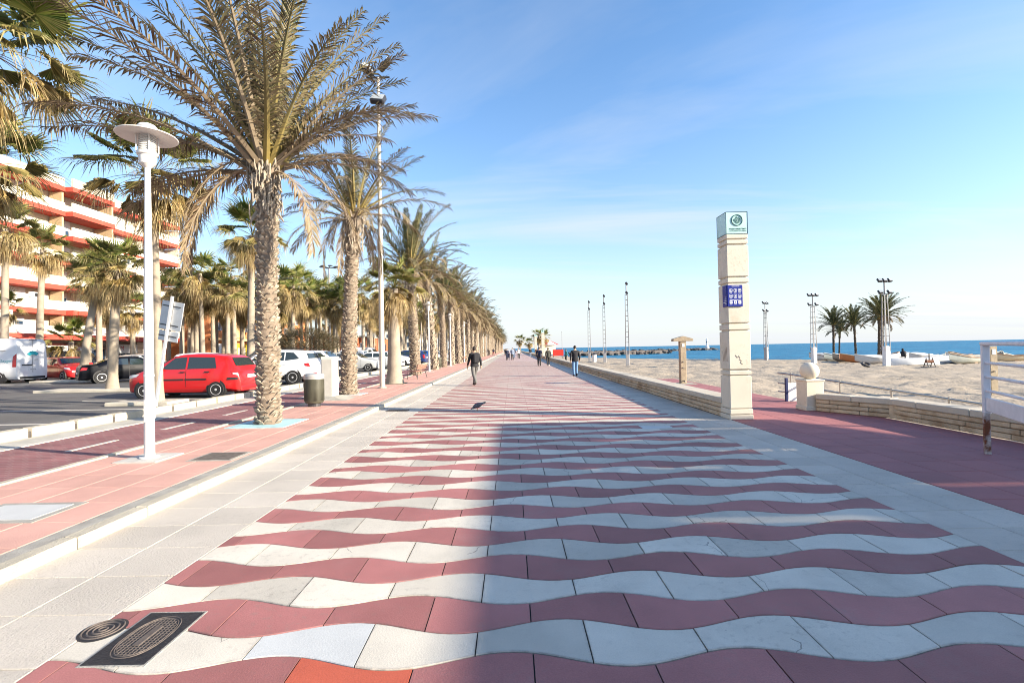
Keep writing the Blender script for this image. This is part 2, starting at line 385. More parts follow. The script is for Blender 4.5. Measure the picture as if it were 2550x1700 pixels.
x_ = nt.nodes.new('ShaderNodeMixRGB'); x_.blend_type = 'OVERLAY'; x_.inputs[0].default_value = .5; nt.links.new(br.outputs['Color'], x_.inputs[1]); nt.links.new(no.outputs[0], x_.inputs[2]); nt.links.new(x_.outputs[0], bs.inputs['Base Color'])
bu = nt.nodes.new('ShaderNodeBump'); bu.inputs['Strength'].default_value = .5; bu.inputs['Distance'].default_value = .01; bu.invert = True; nt.links.new(br.outputs['Fac'], bu.inputs['Height']); nt.links.new(bu.outputs[0], bs.inputs['Normal'])
lane = sheet('bicycle_lane', -8.75, -6.42, -8, FAR, ZS - .004, m_bike, .4)
tag(MB().box((-6.37, 166, ZS + .002), (.10, 348, .03)).build('edge_band', m_kerb, lane))
tag(MB().box((-8.64, 166, ZS + .001), (.10, 348, .012)).build('edge_line', m_wline, lane))
dme = MB().box((0, 0, 0), (.10, 1.0, .006)).mesh('lane_dash', m_wline)
for k in range(40): obj('lane_dash', dme, lane, (-7.38, 4.15 + 2.18 * k, ZS + .0))
gut = sheet('gutter_strip', -9.45, -8.75, -8, FAR, ZS - .002, M('gutter', (.44, .42, .37), .85, .2, 3, .5, 60, speck=.3), .4)
park_kerb = MB().box((-9.585, 160, .10), (.20, 336, .2)).build('parking_kerb', m_grout); tag(park_kerb, kind='structure')
pme = MB().box((0, 0, 0), (.25, .93, .36), ch=.025).mesh('kerb_stone', m_kerb)
for k in range(70):
    o = obj('kerb_stone', pme, park_kerb, (-9.58 + rng.uniform(-.01, .01), 1.0 + 1.0 * k, .27 - .18 + rng.uniform(-.006, .006))); o.rotation_euler.z = rng.uniform(-.01, .01)
tag(MB().box((-9.58, (70.6 + FAR) / 2, .09), (.24, FAR - 70.6, .36)).build('far_kerb', m_kerb, park_kerb), kind='stuff')
ZP = .14
park = sheet('parking_lot', -43.5, -9.71, -8, 330, ZP, m_asph, .4)
for k in range(22):   # bay lines
    obj('bay_line', MB().box((0, 0, 0), (4.6, .10, .008)).mesh('bay_line', m_wline) if k == 0 else bpy.data.meshes['bay_line'], park, (-12.3, 8.2 + 2.75 * k, ZP + .004))
for k in range(18):
    o = obj('bay_line', bpy.data.meshes['bay_line'], park, (-28.2, 16.2 + 2.75 * k, ZP + .004))
# tree islands in the parking lot
m_isl = M('island_concrete', (.50, .46, .38), .9, .2, 2, .8, 50, speck=.3)
for (x, y, a, b_) in ((-17.8, 20.9, 4.6, 1.3), (-26.4, 29.2, 4.4, 1.2), (-11.3, 15.0, 1.9, 1.0)):
    o = MB().box((x, y, ZP + .05), (a, b_, .12), ch=.02).build('tree_island', m_isl); tag(o, kind='structure')

# small things set in the paving
m_iron = M('cast_iron', (.045, .043, .045), .55, .3, 20, .6, 60, metal=.6)
m_irust = M('iron_relief', (.16, .13, .11), .6, .3, 30, .3, 80, metal=.5)
def manhole():
    o = thing('manhole_cover', (-2.17, 2.865, 0), 'rectangular black cast iron cover with oval grid set in the wave paving', 'manhole cover')
    MB().box((0, 0, -.009), (.345, .515, .026), ch=.003).build('plate', m_iron, o); MB().box((0, 0, -.0115), (.375, .545, .026), ch=.004).build('frame', m_conc, o)
    oval = [(.125 * math.copysign(abs(math.cos(t)) ** .85, math.cos(t)), .205 * math.copysign(abs(math.sin(t)) ** .85, math.sin(t))) for t in [2 * math.pi * k / 36 for k in range(36)]]
    for s_ in (1.0, .91):
        MB().path([(x * s_, y * s_, .0045) for x, y in oval] + [(oval[0][0] * s_, oval[0][1] * s_, .0045)], .0035, 4, cap=False).build('oval_ring', m_irust, o)
    g = MB()
    for k in range(-5, 6):
        x = k * .0215; h = .18 * math.sqrt(max(0, 1 - (x / .118) ** 2)); g.tube((x, -h, .004), (x, h, .004), .0026, n=4)
    for k in range(-8, 9):
        y = k * .0215; h = .11 * math.sqrt(max(0, 1 - (y / .19) ** 2)); g.tube((-h, y, .004), (h, y, .004), .0026, n=4)
    g.build('grid_relief', m_irust, o)
    b = MB(); b.box((0, 0, .006), (.045, .19, .008), ch=.003); b.build('badge', m_irust, o)
manhole()
o = thing('access_cover', (-2.50, 2.945, 0), 'small round iron cover with concentric rings beside the rectangular cover', 'manhole cover')
MB().lathe([(.122, -.02), (.122, .002), (.114, .004), (0, .004)], 32).build('plate', m_iron, o, 40)
for r in (.103, .077, .05, .022): MB().path([(r * math.cos(2 * math.pi * k / 28), r * math.sin(2 * math.pi * k / 28), .004) for k in range(29)], .0055, 4, cap=False).build('ring', m_irust, o)
o = thing('inspection_cover', (-4.48, 7.4, ZS), 'dark weathered inspection cover in the pink sidewalk near the lamp', 'manhole cover')
MB().box((0, 0, 0), (.56, .50, .02), ch=.004).build('plate', M('dirty_cover', (.12, .10, .085), .9, .4, 14, 1, 60, speck=.4), o)
MB().box((0, 0, -.004), (.66, .60, .018)).build('frame', m_conc, o)
o = thing('painted_slab', (-5.02, 4.9, ZS), 'pale concrete square set in the pink sidewalk at the picture edge', 'paving slab')
MB().box((0, 0, 0), (.72, .46, .016)).build('slab', m_fresh, o); MB().box((0, 0, -.004), (.9, .62, .016)).build('frame', m_conc, o)
o = thing('drain_grate', (-3.2, 13.4, 0), 'black slotted drain grate in the pale paving strip', 'drain grate')
MB().box((0, 0, -.005), (.62, .40, .014)).build('frame', m_iron, o)
for k in range(11): MB().box((-.27 + .054 * k, 0, .004), (.022, .34, .01)).build('bar', m_irust, o)
# ---------------------------------------------------------------- beach and sea
def smooth(a, b, x): t = max(0, min(1, (x - a) / (b - a))); return t * t * (3 - 2 * t)
SHORE = [(-60, 66), (-10, 66), (20, 64), (49, 50), (60, 36.5), (73, 26.5), (98, 15), (140, 11.5), (400, 10)]     # y -> x of the waterline
def shore_x(y):
    for (a, b), (c, d) in zip(SHORE, SHORE[1:]):
        if a <= y <= c: return b + (d - b) * (y - a) / (c - a)
    return SHORE[-1][1]
nrs = np.random.RandomState(3)
lat = nrs.rand(256, 256)
def vnoise(x, y):
    xi, yi = int(math.floor(x)), int(math.floor(y)); fx, fy = x - xi, y - yi
    fx = fx * fx * (3 - 2 * fx); fy = fy * fy * (3 - 2 * fy)
    a = lat[xi % 256, yi % 256]; b = lat[(xi + 1) % 256, yi % 256]; c = lat[xi % 256, (yi + 1) % 256]; d = lat[(xi + 1) % 256, (yi + 1) % 256]
    return (a * (1 - fx) + b * fx) * (1 - fy) + (c * (1 - fx) + d * fx) * fy
def sand_z(x, y, fine=True):
    s = shore_x(y) - x
    z = -.22 - .45 * smooth(9, -4, s) - .5 * smooth(0, -12, s)
    near = smooth(5.2, 9.5, x)
    if fine:
        z += near * (.10 * (vnoise(x * 1.3, y * 1.3) - .5) + .17 * (vnoise(x * 2.6 + 9, y * 2.6) - .5) + .10 * (vnoise(x * .35, y * .35) - .5)) * smooth(-1, 4, s)
    # wedge under the paved landing
    if x < 8.3 and y < 26: z -= .5
    return z
mb = MB()
ys = list(np.arange(-14, 24, .24)) + list(np.arange(24, 48, .34)) + list(np.arange(48, 90, .8)) + list(np.arange(90, 344, 6))
xs = list(np.arange(4.9, 22, .30)) + list(np.arange(22, 42, .42)) + list(np.arange(42, 80, 1.6))
for y in ys:
    for x in xs: mb.v.append((x, y, sand_z(x, y)))
nx = len(xs)
mb.f = [(j * nx + i, j * nx + i + 1, (j + 1) * nx + i + 1, (j + 1) * nx + i) for j in range(len(ys) - 1) for i in range(nx - 1)]; mb.m = [0] * len(mb.f)
m_sand = M('sand', (.385, .315, .235), .95, .18, .35, 4.5, 6.5, speck=.35, stain=((.25, .20, .145), 3.4, .54, .6))
beach = mb.build('beach', m_sand, smooth=80); tag(beach, kind='structure')
# wet sand along the waterline is one band of the same beach
m_sea = bpy.data.materials.new('sea_water'); m_sea.use_nodes = True
nt = m_sea.node_tree; bs = nt.nodes['Principled BSDF']
bs.inputs['Base Color'].default_value = (.004, .085, .20, 1); bs.inputs['Roughness'].default_value = .4; bs.inputs['Specular IOR Level'].default_value = .10
g_ = nt.nodes.new('ShaderNodeNewGeometry'); mp = nt.nodes.new('ShaderNodeMapping'); nt.links.new(g_.outputs['Position'], mp.inputs[0]); mp.inputs['Rotation'].default_value = (0, 0, R(40)); mp.inputs['Scale'].default_value = (.35, 1, 1)
hs = None
for sc_, am in ((.9, .5), (.22, 1.0), (.05, 1.6)):
    n_ = nt.nodes.new('ShaderNodeTexNoise'); n_.inputs['Scale'].default_value = sc_; n_.inputs['Detail'].default_value = 4; nt.links.new(mp.outputs[0], n_.inputs['Vector'])
    q_ = nt.nodes.new('ShaderNodeMath'); q_.operation = 'MULTIPLY'; q_.inputs[1].default_value = am; nt.links.new(n_.outputs[0], q_.inputs[0])
    if hs is None: hs = q_.outputs[0]
    else:
        ad = nt.nodes.new('ShaderNodeMath'); nt.links.new(hs, ad.inputs[0]); nt.links.new(q_.outputs[0], ad.inputs[1]); hs = ad.outputs[0]
bu = nt.nodes.new('ShaderNodeBump'); bu.inputs['Strength'].default_value = 1.0; bu.inputs['Distance'].default_value = 1.3; nt.links.new(hs, bu.inputs['Height']); nt.links.new(bu.outputs[0], bs.inputs['Normal'])
cr = nt.nodes.new('ShaderNodeValToRGB'); cr.color_ramp.elements[0].position = .38; cr.color_ramp.elements[0].color = (.006, .10, .20, 1); cr.color_ramp.elements[1].position = .62; cr.color_ramp.elements[1].color = (.022, .195, .33, 1)
nn = nt.nodes.new('ShaderNodeTexNoise'); nn.inputs['Scale'].default_value = .3; nn.inputs['Detail'].default_value = 6; nt.links.new(mp.outputs[0], nn.inputs['Vector']); nt.links.new(nn.outputs[0], cr.inputs[0]); nt.links.new(cr.outputs[0], bs.inputs['Base Color'])
sea = MB().add([(5.3, -4000, -.62), (40000, -4000, -.62), (40000, 40000, -.62), (5.3, 40000, -.62)], [(0, 1, 2, 3)]).build('sea', m_sea); tag(sea, kind='structure')

# breakwater of dark boulders
m_rock = M('rock', (.085, .075, .07), .9, .4, .8, 1.5, 4, rand=.3)
def rock_mesh(seed):
    r = random.Random(seed); mb = MB(); n = 7
    prof = [(.0, -.6), (.75, -.45), (1.0, 0), (.8, .45), (.3, .68), (0, .7)]
    mb.lathe(prof, n); mb.v = [(x * r.uniform(.7, 1.25), y * r.uniform(.7, 1.25), z * r.uniform(.75, 1.2)) for x, y, z in mb.v]
    return mb.mesh('boulder', m_rock)
rocks = [rock_mesh(k) for k in range(5)]
bw = thing('breakwater', (0, 0, 0), 'long low breakwater of dark boulders jutting out into the sea', 'breakwater')
line1 = [(19, 147), (34, 175), (60, 205), (96, 228)]
core = MB()
def along(pl, t):
    t *= len(pl) - 1; k = min(int(t), len(pl) - 2); f = t - k
    return pl[k][0] + (pl[k + 1][0] - pl[k][0]) * f, pl[k][1] + (pl[k + 1][1] - pl[k][1]) * f
core.path([(*along(line1, k / 20), -1.0) for k in range(21)], 1.2, 6, squash=1.4)
core.build('rubble_core', m_rock, bw)
for k in range(230):
    x, y = along(line1, rng.random()); s_ = rng.uniform(.7, 1.5)
    o = obj('boulder', rocks[k % 5], bw, (x + rng.uniform(-2, 2), y + rng.uniform(-2.6, 2.2), rng.uniform(-.7, -.05))); o.scale = (s_, s_, s_ * .5); o.rotation_euler = (rng.uniform(-.4, .4), rng.uniform(-.4, .4), rng.uniform(0, 6))
b2 = thing('rock_groyne', (0, 0, 0), 'shorter spit of dark boulders in front of the long breakwater', 'breakwater')
core = MB(); core.path([(17 + 1.9 * k, 128 + 1.0 * k, -.6) for k in range(16)], 1.2, 6); core.build('rubble_core', m_rock, b2)
for k in range(90):
    t = rng.uniform(0, 15)
    o = obj('boulder', rocks[k % 5], b2, (17 + 1.9 * t + rng.uniform(-1.5, 1.5), 128 + t + rng.uniform(-1.5, 1.5), rng.uniform(-.6, -.1))); s_ = rng.uniform(.6, 1.1); o.scale = (s_, s_, s_ * .8); o.rotation_euler = (rng.uniform(-.4, .4), 0, rng.uniform(0, 6))
m_white = M('white_paint', (.78, .77, .75), .45, .08, 5, rand=.02)
m_dkgrey = M('dark_grey_metal', (.06, .06, .065), .45, .2, 10, metal=.4)
o = thing('harbour_light', (90.5, 224.5, .8), 'thin white harbour light standing on the end of the breakwater', 'lighthouse')
MB().lathe([(.9, -.8), (.9, .5), (.45, .7), (.35, 3.0), (.6, 3.1), (.6, 3.3), (.25, 3.4), (.25, 3.9), (.05, 4.1), (.05, 4.9)], 12).build('tower', m_white, o, 40)
MB().lathe([(.30, 2.0), (.5, 2.0), (.5, 2.35), (.30, 2.35)], 12).build('gallery', m_dkgrey, o)

# ---------------------------------------------------------------- low seaward walls
m_lime = M('limestone', (.52, .41, .28), .85, .14, 4, .7, 50, rand=.09, speck=.2, stain=((.30, .18, .09), 1.8, .50, .8))
m_cap = M('limestone_cap', (.50, .44, .35), .8, .10, 3, .6, 60, rand=.05, speck=.2, stain=((.40, .37, .32), 1.5, .56, .4))
m_mort = M('wall_mortar', (.22, .16, .11), .95, .3, 6)
def wall_blocks(parent, p0, p1, face, th, z0, h, cap=.12, ncourse=3, blen=.78, real=1e9):
    """a wall from p0 to p1 with courses of blocks; face = +1 if the seen face is to the left of p0->p1"""
    p0 = Vector((*p0, 0)); p1 = Vector((*p1, 0)); d = p1 - p0; Lw = d.length; d.normalize(); n = Vector((-d.y, d.x, 0)) * face
    rz = math.atan2(d.y, d.x); mid = (p0 + p1) / 2 - n * (th / 2)
    xf = lambda c: Matrix.Translation(c) @ Matrix.Rotation(rz, 4, 'Z')
    core = MB().box((0, 0, 0), (Lw - .01, th - .05, h - cap), xf=xf(mid + Vector((0, 0, z0 + (h - cap) / 2)))); core.build('core', m_mort, parent)
    ch_ = (h - cap) / ncourse
    cachew = {}
    s = 0.
    for c in range(ncourse):
        s = -(c % 2) * .33 * blen
        while s < Lw - .02:
            a, b = max(0, s), min(Lw, s + blen * (1 if c != 1 else 1.02))
            s += blen * (1 if c != 1 else 1.02)
            if b - a < .05: continue
            key = round(b - a, 3)
            if key not in cachew: cachew[key] = MB().box((0, 0, 0), (b - a - .008, .10, ch_ - .014), ch=.012).mesh('stone_block', m_lime)
            o = obj('stone_block', cachew[key], parent, p0 + d * ((a + b) / 2) - n * (.05 - (.012 if c == 1 else 0) - rng.uniform(0, .008)) + Vector((0, 0, z0 + ch_ * (c + .5)))); o.rotation_euler.z = rz
    s = 0; key = {}
    while s < Lw - .02:
        b = min(Lw, s + blen * 1.25); k = round(b - s, 3)
        if k not in key: key[k] = MB().box((0, 0, 0), (k - .007, th + .03, cap), ch=.015).mesh('cap_stone', m_cap)
        o = obj('cap_stone', key[k], parent, p0 + d * ((s + b) / 2) - n * (th / 2 - .015) + Vector((0, 0, z0 + h - cap / 2))); o.rotation_euler.z = rz; s = b
w1 = thing('seaward_wall', (0, 0, 0), 'long low limestone wall running away beyond the tall pylon', 'low wall')
wall_blocks(w1, (4.80, 11.10), (4.80, 52), 1, .50, 0, .44, .13, 3, .80)
o = MB().box((5.05, (52 + 300) / 2, .157), (.46, 248, .31)).build('far_wall_body', m_lime, w1); tag(o, kind='stuff')
o = MB().box((5.05, (52 + 300) / 2, .375), (.53, 248, .13)).build('far_wall_cap', m_cap, w1); tag(o, kind='stuff')
w2 = thing('curved_wall', (0, 0, 0), 'low stained limestone wall bending from the ball pillar to the white railing', 'low wall')
wall_blocks(w2, (8.16, 10.45), (7.36, 11.78), 1, .38, 0, .42, .13, 3, .62)
MB().box((0, 0, .144), (.34, .20, .288), xf=Matrix.Translation((8.315, 10.43, 0)) @ Matrix.Rotation(R(16), 4, 'Z')).build('corner_stone', m_lime, w2); MB().box((0, 0, .352), (.44, .24, .128), ch=.015, xf=Matrix.Translation((8.345, 10.43, 0)) @ Matrix.Rotation(R(16), 4, 'Z')).build('corner_cap', m_cap, w2)
wall_blocks(w2, (8.14, .6), (8.16, 10.40), 1, .40, 0, .42, .13, 3, .92)

# ---------------------------------------------------------------- pylons
m_pyl = M('pylon_concrete', (.64, .575, .465), .8, .08, 1.2, .15, 30, speck=.10, grime=.35, stain=((.42, .33, .22), 1.7, .56, .5))
m_glass = M('frosted_glass', (.46, .66, .62), .25, .10, 2, spec=.5)
m_gedge = M('glass_edge', (.03, .07, .08), .3)
m_emb = M('emblem_green', (.03, .13, .12), .5)
m_blue = M('sign_blue', (.008, .018, .23), .35, .05, 5, spec=.5)
m_pict = M('pictogram_white', (.75, .76, .80), .5)
m_pred = M('pictogram_red', (.5, .04, .06), .5)
SEG = [(0, .10, .018), (.115, .228, .012), (.243, .955, 0), (.985, 1.072, 0), (1.105, 1.945, 0), (1.98, 2.10, 0), (2.135, 2.99, 0), (3.025, 3.125, 0), (3.16, 3.85, 0), (3.885, 3.97, 0), (4.0, 4.10, 0)]
def pylon(x, y, label, detail=True):
    W = .48; o = thing('pylon', (x, y, 0), label, 'pylon', 'pylons along the seaward wall')
    MB().box((0, 0, 2.05), (W - .07, W - .07, 4.08)).build('core', m_pyl, o)
    for a, b, e in SEG: MB().box((0, 0, (a + b) / 2), (W + 2 * e, W + 2 * e, b - a), ch=.010).build('concrete_block', m_pyl, o)
    g = MB().box((0, 0, 4.345), (W - .005, W - .005, .49)).build('glass_box', m_glass, o)
    e = MB(); h = W / 2 - .002
    for i in (-1, 1):
        for j in (-1, 1): e.box((i * h, j * h, 4.345), (.008, .008, .492))
        for z in (4.102, 4.589): e.box((i * h, 0, z), (.009, W - .02, .01)); e.box((0, i * h, z), (W - .02, .009, .01))
    e.build('glass_edging', m_gedge, g)
    if not detail:
        s = MB().box((-W / 2 - .012, .02, 2.72), (.03, .22, .46)).build('sign', m_blue, o)
        MB().lathe([(.09, 0), (.09, .006), (0, .006)], 16, xf=Matrix.Translation((0, -W / 2, 4.40)) @ Matrix.Rotation(R(90), 4, 'X')).build('emblem', m_emb, o)
        return
    yf = -W / 2
    cxm = (.005, yf - .001, 4.405)
    em = MB(); em.path([(cxm[0] + .118 * math.cos(2 * math.pi * k / 32), yf - .003, cxm[2] + .118 * math.sin(2 * math.pi * k / 32)) for k in range(33)], .010, 6, cap=False)
    em.build('emblem_ring', m_emb, o)
    r_ = random.Random(5)
    for k in range(22):   # radiating leaf strokes of the round emblem
        a = 2 * math.pi * k / 22 + r_.uniform(-.08, .08); r0, r1 = .028, r_.uniform(.07, .098)
        q = MB(); w_ = r_.uniform(.007, .012); c, s_ = math.cos(a), math.sin(a)
        P_ = lambda r, t: (cxm[0] + r * c - t * s_, yf - .003, cxm[2] + r * s_ + t * c)
        q.add([P_(r0, 0), P_((r0 + r1) / 2, -w_), P_(r1, 0), P_((r0 + r1) / 2, w_)], [(0, 1, 2, 3)]); q.build('emblem_leaf', m_emb, o)
    MB().path([(cxm[0] + .017 * math.cos(t), yf - .003, cxm[2] + .017 * math.sin(t)) for t in [R(40 + 28 * k) for k in range(11)]], .005, 5).build('emblem_center', m_emb, o)
    put_text('lettering', 'PASEO MARITIMO', .047, m_emb, o, (.02, yf - .003, 4.21), (R(90), 0, 0), .0005, .0012)
    put_text('lettering', 'AYUNTAMIENTO DE ALMERIA', .028, m_emb, o, (.02, yf - .003, 4.165), (R(90), 0, 0), .0005, .0004)
    s = MB(); z0, z1 = 2.49, 2.965
    s.box((-W / 2 - .015 + .165, yf - .016, (z0 + z1) / 2), (.33, .03, z1 - z0), ch=.004); s.box((-W / 2 - .016, .10 - W / 2, (z0 + z1) / 2), (.028, .202, z1 - z0), ch=.004)
    s = s.build('sign', m_blue, o)
    xs_ = (-.185, -.088, .008); zs = (2.845, 2.725, 2.585)
    for r in range(3):
        for c in range(3):
            x0, zc = xs_[c], zs[r]; yy = yf - .0325
            if r < 2:
                fr = MB(); hh = .031
                for (dx, dz, sx, sz) in ((0, hh, .068, .007), (0, -hh, .068, .007), (-hh, 0, .007, .068), (hh, 0, .007, .068)): fr.box((x0 + dx, yy, zc + dz), (sx, .003, sz))
                fr.build('pictogram', m_pict, s)
                f2 = MB(); pts = [[(-.02, -.02), (.0, .022), (.022, -.02), (.004, -.006)], [(-.012, -.022), (.012, -.022), (0, 0), (.014, .02), (-.014, .02), (-.003, 0)], [(-.022, -.01), (.022, -.01), (.022, .014), (-.022, .008)], [(-.022, -.012), (.022, -.012), (.01, .012), (-.006, .008)], [(-.014, -.018), (.014, -.018), (.008, .016), (-.008, .016)], [(-.014, -.02), (.02, -.018), (.014, .018), (.0, .004)]][r * 3 + c]
                f2.add([(x0 + a, yy - .001, zc + b) for a, b in pts], [tuple(range(len(pts)))]); f2.build('pictogram_figure', m_pict, s)
            else:
                MB().box((x0, yy, zc), (.062, .003, .062)).build('pictogram', m_pict, s)
                pts = [[(-.016, -.012), (.0, -.004), (.016, -.014), (.012, .012), (0, .002), (-.014, .014)], [(-.018, -.016), (.018, -.016), (.002, .02)], [(-.012, -.018), (-.006, .016), (.014, -.012)]][c]
                MB().add([(x0 + a, yy - .0025, zc + b) for a, b in pts], [tuple(range(len(pts)))]).build('pictogram_figure', m_blue if c < 2 else m_pred, s)
            MB().box((x0, yy, zc - .046), (.055, .002, .008)).build('caption_bar', m_pict, s)
    MB().box((-.08, yf - .0325, 2.935), (.17, .002, .009)).build('title_bar', m_pict, s); MB().box((-.088, yf - .0325, 2.638), (.25, .002, .008)).build('rule_bar', m_pict, s)
    for z, l in ((2.70, .05), (2.66, .09), (2.62, .12), (2.585, .16), (2.55, .06)): MB().box((-W / 2 - .0315, -W / 2 + .002 + l / 2, z), (.002, l, .010)).build('caption_bar', m_pict, s)
    # scratched tags near the base
    m_sc = M('scratch', (.30, .20, .13), .9)
    for pts in ([(-.1, 1.42), (-.06, 1.36), (-.03, 1.40), (0, 1.35)], [(-.02, 1.33), (.03, 1.29), (.0, 1.26), (.05, 1.22)]):
        MB().path([(x_, yf - .001, z_) for x_, z_ in pts], .006, 4).build('paint_mark', m_sc, o)
    for k in range(4): MB().path([(-W / 2 - .001, -.14 + .06 * k, 1.28), (-W / 2 - .001, -.10 + .06 * k, 1.60 - .03 * k)], .006, 4).build('paint_mark', m_sc, o)
pylon(5.03, 10.92, 'tall cream concrete pylon with a glass top and blue pictogram sign')
pylon(4.98, 78, 'far cream pylon with green emblem, the taller-looking of the distant two', False)
pylon(4.98, 102, 'most distant cream pylon beside the seaward wall', False)

# ball pillar
o = thing('ball_pillar', (7.40, 12.07, 0), 'square cream pillar topped by a stone ball where the curved wall ends', 'pillar')
MB().box((0, 0, .36), (.43, .43, .72), ch=.012).build('shaft', m_pyl, o); MB().box((0, 0, .05), (.47, .47, .10), ch=.01).build('plinth', m_pyl, o)
MB().box((0, 0, .735), (.47, .47, .05), ch=.015).build('capital', m_pyl, o)
MB().lathe([(max(0, .215 * math.cos(t)), .96 + .215 * math.sin(t)) for t in [R(-90 + 10 * k) for k in range(19)]], 32).build('ball', m_pyl, o, 60)
MB().lathe([(.11, .755), (.10, .79)], 20).build('neck', m_pyl, o, 40)

# white railing in the shade beside the curved wall
m_railw = M('railing_white', (.66, .64, .66), .5, .10, 8, stain=((.22, .08, .03), 5, .60, .8))
o = thing('white_railing', (6.9, 7.08, 0), 'white tubular railing with rusty leg standing in front of the curved wall', 'railing', rz=math.atan2(-.87, -.49))
MB().box((.05, 0, 1.08), (.085, .085, 1.0), ch=.01).build('post', m_railw, o)
MB().box((.06, -.01, .30), (.07, .07, .60), ch=.006).build('leg', M('rusty_paint', (.55, .50, .47), .7, .2, 6, .6, 50, stain=((.14, .04, .014), 4.5, .43, 1.)), o)
MB().box((1.6, 0, 1.60), (3.2, .10, .06), ch=.015).build('top_rail', m_railw, o)
for z in (1.32, 1.12, .92): MB().tube((.0, 0, z), (3.2, 0, z), .021, n=8).build('rail', m_railw, o, 40)
MB().box((1.6, 0, .725), (3.1, .04, .20), ch=.008).build('kick_board', m_railw, o)
MB().box((3.15, 0, .80), (.085, .085, 1.6), ch=.01).build('post', m_railw, o)

# ramp with steel handrail
m_steel = M('steel', (.42, .40, .37), .35, .1, 10, metal=.85)
o = thing('ramp_handrail', (0, 0, 0), 'galvanised ramp handrail sloping down to the sand behind the ball pillar', 'handrail')
a, b = Vector((8.2, 14.5, .75)), Vector((10.6, 10.9, .20)); e_ = Vector((6.2, 14.2, .86))
for dz, r in ((0, .028), (-.30, .022), (-.55, .018)):
    MB().path([a + Vector((-.15, .2, dz + .02)), a + Vector((0, 0, dz)), b + Vector((0, 0, dz))], r, 8).build('rail', m_steel, o, 50)
for t in (.03, .33, .60, .86):
    p = a.lerp(b, t); MB().tube(p + Vector((0, 0, -1.1)), p + Vector((0, 0, .05)), .022, n=8).build('post', m_steel, o, 50)
ramp = MB().add([(8.35, 14.3, -.02), (9.5, 14.9, -.02), (11.8, 11.2, -.42), (10.7, 10.5, -.42), (8.35, 14.3, -.8), (9.5, 14.9, -.8), (11.8, 11.2, -.8), (10.7, 10.5, -.8)], [(0, 1, 2, 3)[::-1], (0, 1, 5, 4), (1, 2, 6, 5), (2, 3, 7, 6), (3, 0, 4, 7)]).build('ramp', m_conc); tag(ramp, kind='structure')
o = thing('barrier_board', (7.93, 13.9, 0), 'small white board with a dark blue post beside the ball pillar', 'barrier')
MB().box((-.08, 0, .33), (.07, .07, .68), ch=.008).build('post', M('navy_paint', (.015, .025, .10), .5), o)
MB().box((.24, 0, .27), (.56, .03, .50), ch=.008).build('board', m_white, o); MB().box((.24, .02, .03), (.6, .10, .05)).build('foot', m_white, o)

# beach showers
m_wood = M('weathered_wood', (.36, .29, .20), .85, .25, 6, .8, 30, stain=((.22, .17, .12), 3, .55, .5))
def shower(loc, label, cap=True, h=2.0):
    o = thing('beach_shower', loc, label, 'beach shower')
    MB().box((0, 0, h / 2 - .06), (.25, .25, h), ch=.012).build('post', m_wood, o)
    if cap:
        MB().add([(-.42, -.16, h - .16), (.42, -.16, h - .16), (.42, .16, h - .16), (-.42, .16, h - .16), (-.42, -.16, h - .06), (.42, -.16, h - .06), (.42, .16, h - .06), (-.42, .16, h - .06), (0, -.16, h + .06), (0, .16, h + .06)], [(3, 2, 1, 0), (0, 1, 5, 8, 4), (2, 3, 7, 9, 6), (0, 4, 7, 3), (1, 2, 6, 5), (4, 8, 9, 7), (8, 5, 6, 9)]).build('hood', m_wood, o)
        MB().box((0, -.128, h - .33), (.10, .012, .15)).build('notice', m_white, o)
    else:
        MB().box((0, -.128, h - .25), (.12, .012, .18)).build('notice', M('notice_grey', (.45, .5, .55), .6, .3, 20), o)
    for z in (.95, .70): MB().tube((-.02, -.12, z), (-.02, -.2, z), .025, n=8).build('push_button', m_steel, o); 
    MB().path([(.0, -.12, .14), (0, -.22, .14), (0, -.24, .08)], .022, 8).build('tap', m_dkgrey, o)
    MB().box((0, 0, .0), (.9, .9, .05)).build('pad', m_conc, o)
shower((7.35, 20.9, 0), 'wooden beach shower post with gabled hood behind the long wall')
shower((16.1, 16.3, -.35), 'plain wooden shower post seen through the white railing', False, 1.85)

